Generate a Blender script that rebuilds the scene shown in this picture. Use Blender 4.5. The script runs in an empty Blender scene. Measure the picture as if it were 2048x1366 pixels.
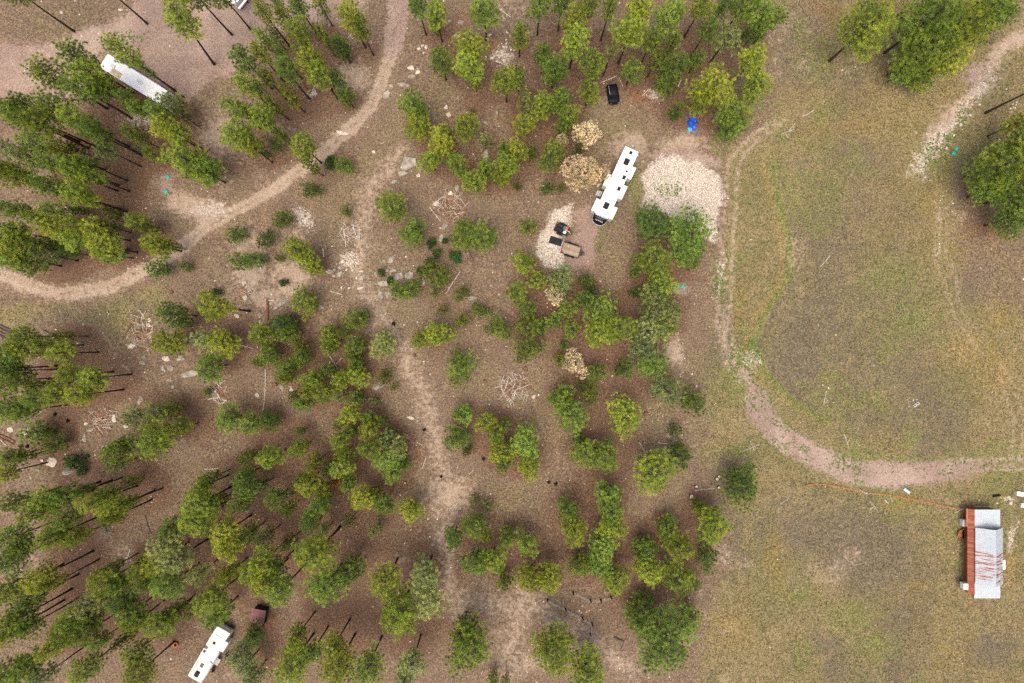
import bpy, math, random
import numpy as np
from mathutils import Matrix, Vector

random.seed(7)
R = math.radians
SC = bpy.context.scene
COL = SC.collection

# ------------------------------------------------------------------ camera, sky, sun, exposure
S = 0.0825                       # metres of ground per photograph pixel
W_PX, H_PX = 2048, 1366
CX, CY = 1024.0, 683.0
H = W_PX * S / 1.5               # flying height of the drone (24 mm on 36 mm)

cam_d = bpy.data.cameras.new('camera')
cam_d.lens = 24
cam_d.sensor_width = 36
cam_d.clip_end = 3000
cam = bpy.data.objects.new('camera', cam_d)
cam.location = (0, 0, H)
COL.objects.link(cam)
SC.camera = cam

world = bpy.data.worlds.new('World')
SC.world = world
world.use_nodes = True
wn = world.node_tree
wn.nodes.clear()
sky = wn.nodes.new('ShaderNodeTexSky')
sky.sky_type = 'NISHITA'
sky.sun_disc = False
SUN_EL, SUN_AZ = 73, 205         # degrees, azimuth clockwise from +Y
sky.sun_elevation = R(SUN_EL)
sky.sun_rotation = R(SUN_AZ)
sky.air_density = 1.0
sky.dust_density = 6.0
sky.ozone_density = 0.5
bg = wn.nodes.new('ShaderNodeBackground')
bg.inputs['Strength'].default_value = 0.125
wo = wn.nodes.new('ShaderNodeOutputWorld')
wn.links.new(sky.outputs[0], bg.inputs[0])
wn.links.new(bg.outputs[0], wo.inputs[0])

sun_d = bpy.data.lights.new('sun', 'SUN')
sun_d.energy = 1.6
sun_d.angle = R(44)
sun_d.color = (1.0, 0.92, 0.78)
sun = bpy.data.objects.new('sun', sun_d)
sv = Vector((math.sin(R(SUN_AZ)) * math.cos(R(SUN_EL)), math.cos(R(SUN_AZ)) * math.cos(R(SUN_EL)), math.sin(R(SUN_EL))))
sun.rotation_euler = sv.to_track_quat('Z', 'Y').to_euler()
sun.location = sv * 200
COL.objects.link(sun)

SC.view_settings.view_transform = 'Standard'
SC.view_settings.look = 'None'
SC.view_settings.gamma = 1.0
SC.view_settings.exposure = 0.75
SC.cycles.use_denoising = False
SC.cycles.max_bounces = 6
SC.cycles.diffuse_bounces = 3
SC.cycles.transmission_bounces = 4
SC.cycles.glossy_bounces = 2

# ------------------------------------------------------------------ helpers
def PX(x, y, z=0.0):
    """the point of the place that stands at height z under photograph pixel x, y"""
    k = S * (H - z) / H
    return Vector(((x - CX) * k, -(y - CY) * k, z))

def gz(x, y):
    """gentle relief of the ground"""
    return (0.10 * np.sin(x * 0.071 + 1.3) * np.cos(y * 0.083 - 0.4)
            + 0.05 * np.sin(x * 0.23 + y * 0.17) + 0.02 * np.sin(x * 0.9 - y * 0.7) - 0.02)

def gzf(x, y):
    return float(gz(np.float64(x), np.float64(y)))

def tag(o, label=None, cat=None, group=None, kind=None):
    if label: o['label'] = label
    if cat: o['category'] = cat
    if group: o['group'] = group
    if kind: o['kind'] = kind
    return o

def empty(name, loc, rz=0.0):
    o = bpy.data.objects.new(name, None)
    o.location = loc
    o.rotation_euler = (0, 0, rz)
    o.empty_display_size = 0.3
    COL.objects.link(o)
    return o

def link(name, me, parent=None, loc=None, rot=None, scale=None):
    o = bpy.data.objects.new(name, me)
    COL.objects.link(o)
    if parent: o.parent = parent
    if loc is not None: o.location = loc
    if rot is not None: o.rotation_euler = rot
    if scale is not None: o.scale = scale
    return o

class MB:
    def __init__(self):
        self.v, self.f = [], []
    def add(self, vs, fs):
        n = len(self.v)
        self.v += [tuple(p) for p in vs]
        self.f += [tuple(i + n for i in f) for f in fs]
        return self
    def box(self, c, s, rz=0.0, bevel=0.0, M=None):
        hx, hy, hz = s[0] / 2, s[1] / 2, s[2] / 2
        b = min(bevel, hx * .8, hy * .8, hz * .8)
        if b <= 0:
            vs = [Vector((x, y, z)) for z in (-hz, hz) for (x, y) in ((-hx, -hy), (hx, -hy), (hx, hy), (-hx, hy))]
            fs = [(3, 2, 1, 0), (4, 5, 6, 7), (0, 1, 5, 4), (1, 2, 6, 5), (2, 3, 7, 6), (3, 0, 4, 7)]
        else:
            def ring(ix, iy, z):
                x, y = hx - ix, hy - iy
                c_ = b
                return [(-x + c_, -y, z), (x - c_, -y, z), (x, -y + c_, z), (x, y - c_, z), (x - c_, y, z), (-x + c_, y, z), (-x, y - c_, z), (-x, -y + c_, z)]
            rs = [ring(b * .7, b * .7, -hz), ring(0, 0, -hz + b), ring(0, 0, hz - b), ring(b * .7, b * .7, hz)]
            vs = [Vector(p) for r in rs for p in r]
            fs = [tuple(range(7, -1, -1)), tuple(range(24, 32))]
            for k in range(3):
                for i in range(8):
                    j = (i + 1) % 8
                    fs.append((k * 8 + i, k * 8 + j, k * 8 + 8 + j, k * 8 + 8 + i))
        m = Matrix.Translation(Vector(c)) @ Matrix.Rotation(rz, 4, 'Z')
        if M is not None: m = M @ m
        return self.add([m @ p for p in vs], fs)
    def cyl(self, p0, p1, r0, r1=None, n=10, cap=True):
        r1 = r0 if r1 is None else r1
        p0, p1 = Vector(p0), Vector(p1)
        d = (p1 - p0).normalized()
        a = d.orthogonal().normalized()
        b = d.cross(a)
        vs = []
        for p, r in ((p0, r0), (p1, r1)):
            for i in range(n):
                t = 2 * math.pi * i / n
                vs.append(p + a * (r * math.cos(t)) + b * (r * math.sin(t)))
        fs = [(i, (i + 1) % n, n + (i + 1) % n, n + i) for i in range(n)]
        if cap: fs += [tuple(range(n - 1, -1, -1)), tuple(range(n, 2 * n))]
        return self.add(vs, fs)
    def tube(self, pts, rs, n=6):
        pts = [Vector(p) for p in pts]
        vs, fs = [], []
        for k, p in enumerate(pts):
            d = (pts[min(k + 1, len(pts) - 1)] - pts[max(k - 1, 0)]).normalized()
            a = d.cross(Vector((0.13, 0.21, 0.97)))
            if a.length < 1e-3: a = d.orthogonal()
            a.normalize(); b = d.cross(a)
            r = rs[k] if hasattr(rs, '__len__') else rs
            for i in range(n):
                t = 2 * math.pi * i / n
                vs.append(p + a * (r * math.cos(t)) + b * (r * math.sin(t)))
        for k in range(len(pts) - 1):
            for i in range(n):
                j = (i + 1) % n
                fs.append((k * n + i, k * n + j, k * n + n + j, k * n + n + i))
        fs += [tuple(range(n - 1, -1, -1)), tuple(range((len(pts) - 1) * n, len(pts) * n))]
        return self.add(vs, fs)
    def prism(self, poly, z0, z1):
        n = len(poly)
        vs = [(x, y, z0) for x, y in poly] + [(x, y, z1) for x, y in poly]
        fs = [tuple(range(n - 1, -1, -1)), tuple(range(n, 2 * n))] + [(i, (i + 1) % n, n + (i + 1) % n, n + i) for i in range(n)]
        return self.add(vs, fs)
    def mesh(self, name, mat, smooth=False):
        me = bpy.data.meshes.new(name)
        me.from_pydata(self.v, [], self.f)
        me.materials.append(mat)
        if smooth: me.shade_smooth()
        me.update()
        return me
    def build(self, name, mat, parent=None, loc=None, rz=None, smooth=False):
        return link(name, self.mesh(name, mat, smooth), parent, loc, None if rz is None else (0, 0, rz))

def np_mesh(name, V, F, mat, attrs=None, smooth=False):
    """V (n,3) float, F (m,3|4) int"""
    me = bpy.data.meshes.new(name)
    k = F.shape[1]
    me.vertices.add(len(V)); me.vertices.foreach_set('co', np.ascontiguousarray(V, np.float32).ravel())
    me.loops.add(F.size); me.loops.foreach_set('vertex_index', np.ascontiguousarray(F, np.int32).ravel())
    me.polygons.add(len(F))
    me.polygons.foreach_set('loop_start', np.arange(0, F.size, k, dtype=np.int32))
    try: me.polygons.foreach_set('loop_total', np.full(len(F), k, np.int32))
    except Exception: pass
    if smooth: me.polygons.foreach_set('use_smooth', np.ones(len(F), bool))
    for an, (typ, data) in (attrs or {}).items():
        a = me.attributes.new(an, typ, 'POINT')
        a.data.foreach_set('color' if 'COLOR' in typ else 'value', np.ascontiguousarray(data, np.float32).ravel())
    me.materials.append(mat)
    me.update(calc_edges=True)
    return me

# ------------------------------------------------------------------ materials
class NT:
    def __init__(self, name):
        self.m = bpy.data.materials.new(name); self.m.use_nodes = True
        self.t = self.m.node_tree; self.t.nodes.clear()
        self.out = self.t.nodes.new('ShaderNodeOutputMaterial')
    def n(self, typ, **kw):
        nd = self.t.nodes.new(typ)
        for k, v in kw.items(): setattr(nd, k, v)
        return nd
    def l(self, a, b): self.t.links.new(a, b)
    def val(self, sock, v):
        if isinstance(v, bpy.types.NodeSocket): self.l(v, sock)
        else: sock.default_value = v
    def math(self, op, a, b=0.0, clamp=False):
        nd = self.n('ShaderNodeMath', operation=op, use_clamp=clamp)
        self.val(nd.inputs[0], a); self.val(nd.inputs[1], b)
        return nd.outputs[0]
    def mix(self, fac, a, b, mode='MIX'):
        nd = self.n('ShaderNodeMix', data_type='RGBA', blend_type=mode)
        self.val(nd.inputs[0], fac)
        for s, v in ((nd.inputs[6], a), (nd.inputs[7], b)):
            self.val(s, v if isinstance(v, bpy.types.NodeSocket) else (v[0], v[1], v[2], 1))
        return nd.outputs[2]
    def noise(self, scale, detail=4, rough=0.6, vec=None, dist=0.0):
        nd = self.n('ShaderNodeTexNoise')
        nd.inputs['Scale'].default_value = scale; nd.inputs['Detail'].default_value = detail
        nd.inputs['Roughness'].default_value = rough; nd.inputs['Distortion'].default_value = dist
        if vec is not None: self.l(vec, nd.inputs['Vector'])
        return nd.outputs['Fac']
    def smooth(self, v, lo, hi):
        nd = self.n('ShaderNodeMapRange', interpolation_type='SMOOTHSTEP')
        self.val(nd.inputs[0], v); nd.inputs[1].default_value = lo; nd.inputs[2].default_value = hi
        return nd.outputs[0]
    def coord(self, which='Object'):
        return self.n('ShaderNodeTexCoord').outputs[which]
    def attr(self, name, out='Fac'):
        return self.n('ShaderNodeAttribute', attribute_name=name).outputs[out]
    def sep(self, c):
        nd = self.n('ShaderNodeSeparateColor'); self.l(c, nd.inputs[0]); return nd.outputs
    def bump(self, h, strength, dist):
        nd = self.n('ShaderNodeBump'); nd.inputs['Strength'].default_value = strength; nd.inputs['Distance'].default_value = dist
        self.l(h, nd.inputs['Height']); return nd.outputs[0]
    def bsdf(self, col, rough=0.8, spec=0.3, metal=0.0, normal=None):
        b = self.n('ShaderNodeBsdfPrincipled')
        self.val(b.inputs['Base Color'], col if isinstance(col, bpy.types.NodeSocket) else (*col, 1))
        self.val(b.inputs['Roughness'], rough); b.inputs['Specular IOR Level'].default_value = spec
        b.inputs['Metallic'].default_value = metal
        if normal is not None: self.l(normal, b.inputs['Normal'])
        self.l(b.outputs[0], self.out.inputs[0])
        return b

def simple(name, col, rough=0.6, spec=0.4, var=0.18, scale=1.5, metal=0.0, dirt=None, bump=0.0):
    t = NT(name)
    c = t.coord()
    n1 = t.noise(scale, 5, 0.65, c)
    dark = tuple(x * (1 - var) for x in col); lite = tuple(min(1, x * (1 + var * .6)) for x in col)
    cc = t.mix(t.smooth(n1, .3, .7), dark, lite)
    if dirt:
        n2 = t.noise(scale * .35, 6, 0.7, c)
        cc = t.mix(t.math('MULTIPLY', t.smooth(n2, .48, .75), 0.55), cc, dirt)
    nm = t.bump(t.noise(scale * 8, 3, .6, c), bump, .02) if bump else None
    t.bsdf(cc, rough, spec, metal, nm)
    return t.m

# ---- ground
def ground_material():
    t = NT('ground_cover')
    g = t.n('ShaderNodeNewGeometry').outputs['Position']
    nf = t.noise(3.6, 4, .72, g)           # grain
    nff = t.noise(9.0, 2, .6, g)           # specks
    nm = t.noise(.55, 5, .65, g, .4)       # patches
    nl = t.noise(.09, 5, .6, g, .6)        # big patches
    nb = t.noise(1.3, 4, .7, g)            # ragged edges of every mask
    A = t.sep(t.attr('cover_a', 'Color')); B = t.sep(t.attr('cover_b', 'Color')); C = t.sep(t.attr('cover_c', 'Color'))
    grain = t.smooth(t.math('ADD', t.math('MULTIPLY', nf, .55), t.math('MULTIPLY', nff, .45)), .40, .61)
    def msk(m, amp=.7, n=nb):
        return t.smooth(t.math('ADD', m, t.math('MULTIPLY', t.math('SUBTRACT', n, .5), amp * 2)), .3, .7)
    def grad(dark, lite, a=grain): return t.mix(a, dark, lite)
    soil = grad((.075, .051, .035), (.235, .164, .112))
    soil = t.mix(t.smooth(nm, .44, .60), soil, grad((.075, .051, .032), (.285, .202, .130)))
    soil = t.mix(t.math('MULTIPLY', t.smooth(nl, .5, .66), .35), soil, grad((.10, .085, .045), (.28, .235, .13)))
    litter = grad((.066, .038, .024), (.200, .122, .077))
    litter = t.mix(t.smooth(nm, .45, .75), litter, grad((.075, .046, .030), (.235, .150, .098)))
    col = t.mix(msk(B[1]), soil, litter)
    # grassland
    straw = grad((.100, .077, .039), (.305, .238, .122))
    olive = grad((.072, .063, .028), (.240, .206, .094))
    grey = grad((.058, .046, .036), (.185, .150, .108))
    gold = grad((.115, .074, .018), (.41, .280, .075))
    green = grad((.058, .068, .016), (.245, .272, .072))
    gr = t.mix(t.smooth(t.math('ADD', nm, t.math('MULTIPLY', t.math('SUBTRACT', nl, .5), 1.2)), .42, .62), straw, olive)
    nmx = t.math('ADD', t.math('MULTIPLY', nm, .5), t.math('MULTIPLY', nb, .5))
    gr = t.mix(t.math('MULTIPLY', t.smooth(t.math('ADD', C[1], t.math('MULTIPLY', t.math('SUBTRACT', nmx, .5), 2.4)), .15, 1.0), .85), gr, grey)
    gr = t.mix(t.math('MULTIPLY', t.smooth(t.math('ADD', C[2], t.math('MULTIPLY', t.math('SUBTRACT', nmx, .5), 2.2)), .3, 1.1), .56), gr, gold)
    col = t.mix(msk(A[0], .8), col, gr)
    col = t.mix(t.math('MULTIPLY', t.smooth(t.math('ADD', C[0], t.math('MULTIPLY', t.math('SUBTRACT', nb, .5), 2.0)), .25, .95), .85), col, green)
    # bare track, pinkish crushed stone, pale crushed stone, rust-coloured litter
    track = t.mix(t.smooth(nm, .35, .7), grad((.215, .150, .102), (.385, .290, .215)), grad((.29, .215, .155), (.44, .345, .265)))
    col = t.mix(msk(A[1], .6), col, track)
    pink = t.mix(t.smooth(nl, .4, .62), grad((.170, .112, .086), (.320, .230, .188)), grad((.240, .170, .130), (.41, .312, .252)))
    col = t.mix(msk(A[2], .6), col, pink)
    vor = t.n('ShaderNodeTexVoronoi'); vor.inputs['Scale'].default_value = 6.0; t.l(g, vor.inputs['Vector'])
    vs = t.sep(vor.outputs['Color'])
    white = t.mix(vs[0], (.32, .265, .21), (.60, .525, .44))
    white = t.mix(t.smooth(vor.outputs['Distance'], .45, .8), white, (.20, .15, .11))
    col = t.mix(msk(B[0], .7), col, white)
    rust = grad((.095, .042, .022), (.30, .145, .075))
    col = t.mix(t.math('MULTIPLY', msk(B[2], 1.3, nf), .62), col, rust)
    h = t.math('ADD', t.math('MULTIPLY', nf, .7), t.math('MULTIPLY', nff, .3))
    t.bsdf(col, .95, .12, 0, t.bump(h, .9, .10))
    return t.m
M_GROUND = ground_material()

# ---- foliage: colour of the tree (object colour) varied from tuft to tuft
def foliage_material(name, transl=.30):
    t = NT(name)
    oc = t.n('ShaderNodeObjectInfo')
    tint = t.attr('tint')
    hs = t.n('ShaderNodeHueSaturation')
    t.l(oc.outputs['Color'], hs.inputs['Color'])
    t.l(t.math('ADD', t.math('MULTIPLY', tint, -.030), .516), hs.inputs['Hue'])
    t.l(t.math('ADD', t.math('MULTIPLY', tint, .90), .52), hs.inputs['Value'])
    hs.inputs['Saturation'].default_value = 1.0
    b = t.bsdf(hs.outputs[0], .55, .25)
    tr = t.n('ShaderNodeBsdfTranslucent'); t.l(hs.outputs[0], tr.inputs[0])
    mx = t.n('ShaderNodeMixShader'); mx.inputs[0].default_value = transl
    t.l(b.outputs[0], mx.inputs[1]); t.l(tr.outputs[0], mx.inputs[2]); t.l(mx.outputs[0], t.out.inputs[0])
    return t.m
M_NEEDLE = foliage_material('pine_needles')
M_OAK = foliage_material('oak_leaves', .3)
M_BARK = simple('pine_bark', (.058, .040, .032), .95, .1, .5, 3.0, bump=.6)
M_LIMB = simple('grey_limb_wood', (.085, .070, .060), .9, .15, .35, 4.0)
M_STICK = simple('weathered_wood', (.47, .415, .355), .9, .15, .4, 3.0)
M_REDWOOD = simple('red_brown_rotten_wood', (.20, .095, .06), .95, .1, .5, 3.0)
M_DARKWOOD = simple('dark_damp_wood', (.10, .075, .068), .9, .15, .4, 3.0)
M_BURNT = simple('charred_wood', (.018, .014, .013), .95, .1, .4, 5.0)
M_CUT = simple('sawn_stump_wood', (.52, .41, .29), .9, .15, .3, 6.0)

def rock_material(name, a, b, lichen):
    t = NT(name)
    c = t.n('ShaderNodeNewGeometry').outputs['Position']
    n1 = t.noise(1.6, 6, .7, c); n2 = t.noise(5.0, 5, .75, c)
    col = t.mix(t.smooth(n1, .35, .68), a, b)
    col = t.mix(t.math('MULTIPLY', t.smooth(n2, .52, .68), .6), col, lichen)
    t.bsdf(col, .92, .15, 0, t.bump(n2, .7, .06))
    return t.m
M_ROCK = rock_material('lichened_grey_rock', (.20, .17, .135), (.40, .355, .29), (.27, .27, .19))
M_PALE = rock_material('pale_sandstone', (.42, .35, .27), (.64, .56, .46), (.50, .38, .27))

def chips_material(name, a, b):
    t = NT(name)
    t.bsdf(t.mix(t.attr('tint'), a, b), .9, .15)
    return t.m
M_CHIP = chips_material('pale_stone_chips', (.30, .235, .18), (.66, .59, .50))
M_WCHIP = chips_material('white_crushed_stone', (.36, .30, .24), (.70, .635, .55))
M_LEAF = chips_material('fallen_orange_needles', (.24, .095, .025), (.52, .26, .07))
def grass_material():
    t = NT('dry_grass_blades')
    x = t.attr('tint')
    c = t.mix(t.smooth(x, .05, .4), (.095, .076, .043), (.20, .162, .070))
    c = t.mix(t.smooth(x, .45, .95), c, (.36, .285, .145))
    t.bsdf(c, .85, .15)
    return t.m
M_GRASS = grass_material()
def weed_material():
    t = NT('green_weed_leaves')
    t.bsdf(t.mix(t.attr('tint'), (.050, .095, .018), (.17, .23, .045)), .7, .2)
    return t.m
M_WEED = weed_material()

M_WHITE = simple('white_roof_membrane', (.80, .81, .79), .5, .3, .07, .6, dirt=(.50, .48, .43))
M_CREAM = simple('cream_roof_membrane', (.62, .59, .51), .5, .3, .09, .6, dirt=(.46, .42, .34))
M_WALLW = simple('white_fibreglass_wall', (.70, .69, .66), .35, .5, .07, .6)
M_TAN = simple('stained_tan_roof_patch', (.50, .40, .25), .8, .2, .3, 1.0)
M_BLACK = simple('black_gloss_cap', (.007, .008, .011), .30, .25, .3, 1.0)
M_BLKPL = simple('black_plastic', (.011, .012, .016), .6, .2, .3, 2.0)
M_BLKMET = simple('black_painted_steel', (.014, .015, .018), .6, .25, .35, 2.0, dirt=(.045, .036, .03))
M_RUBBER = simple('black_rubber_mat', (.018, .020, .024), .85, .15, .25, 3.0, dirt=(.04, .036, .03))
M_DGLASS = simple('dark_tinted_glass', (.02, .028, .036), .25, .3, .2, 1.0)
M_GREYG = simple('grey_windscreen', (.36, .40, .42), .15, .5, .15, 1.0)
M_LETTER = simple('silver_lettering', (.75, .75, .76), .4, .5, .03, 1.0)
M_GREY = simple('light_grey_metal', (.45, .45, .44), .45, .5, .15, 2.0)
def deck_material():
    t = NT('weathered_deck_planks'); c = t.coord(); mp = t.n('ShaderNodeMapping'); t.l(c, mp.inputs['Vector']); mp.inputs['Scale'].default_value = (.7, 9, 9)
    n1 = t.noise(2.0, 5, .7, mp.outputs[0]); rnd = t.n('ShaderNodeObjectInfo').outputs['Random']
    a = t.mix(rnd, (.20, .145, .095), (.34, .27, .195)); b = t.mix(rnd, (.30, .22, .14), (.42, .345, .26))
    t.bsdf(t.mix(t.smooth(n1, .3, .7), a, b), .9, .1)
    return t.m
M_DECK = deck_material()
M_RED = simple('red_plastic', (.55, .045, .035), .45, .4, .2, 2.0)
M_ORANGE = simple('orange_clay', (.50, .17, .07), .8, .2, .25, 3.0)
M_ROPE = simple('orange_plastic_tape', (.75, .16, .05), .6, .3, .2, 1.0)
M_TEAL = simple('dark_teal_plastic', (.03, .10, .10), .5, .4, .2, 2.0)
M_LID = simple('green_plastic_lid', (.02, .36, .24), .5, .4, .2, 3.0, dirt=(.10, .38, .27))
M_TARP = simple('blue_tarpaulin', (.008, .10, .60), .42, .45, .35, 1.5)
M_CYAN = simple('cyan_tarp_underside', (.03, .33, .60), .45, .4, .2, 1.5)
M_WIRE = simple('galvanised_wire', (.36, .34, .31), .5, .4, .1, 1.0)
M_PIPE = simple('pale_blue_pipe', (.48, .62, .66), .45, .4, .1, 1.0)
M_OLDBOARD = simple('orange_brown_lumber', (.36, .20, .11), .9, .15, .35, 2.0)

def tin_material(name, metal, rust, amount):
    t = NT(name)
    g = t.n('ShaderNodeNewGeometry').outputs['Position']
    mp = t.n('ShaderNodeMapping'); t.l(g, mp.inputs['Vector']); mp.inputs['Scale'].default_value = (.32, 4.6, .32)
    st = t.noise(1.0, 5, .7, mp.outputs[0])
    n2 = t.noise(2.5, 5, .7, g)
    c = t.mix(t.smooth(n2, .3, .7), tuple(x * .88 for x in metal), metal)
    rc = t.mix(n2, tuple(x * .6 for x in rust), tuple(x * 1.3 for x in rust))
    c = t.mix(t.smooth(st, amount - .015, amount + .03), c, rc)
    t.bsdf(c, .55, .4)
    return t.m
M_TIN = tin_material('galvanised_tin', (.40, .45, .48), (.25, .10, .07), .72)
M_TINSTREAK = tin_material('rust_streaked_tin', (.42, .45, .47), (.26, .075, .055), .52)
M_RUST = tin_material('rusted_tin', (.38, .135, .068), (.27, .070, .036), .47)
M_RUSTO = simple('orange_rusted_tin', (.46, .17, .07), .8, .2, .3, 2.0)
M_SHED = simple('mauve_red_painted_tin', (.185, .078, .078), .6, .25, .2, 1.5, dirt=(.22, .10, .05))
M_SHEDW = simple('dark_shed_boards', (.035, .030, .024), .9, .15, .3, 2.0)

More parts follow.
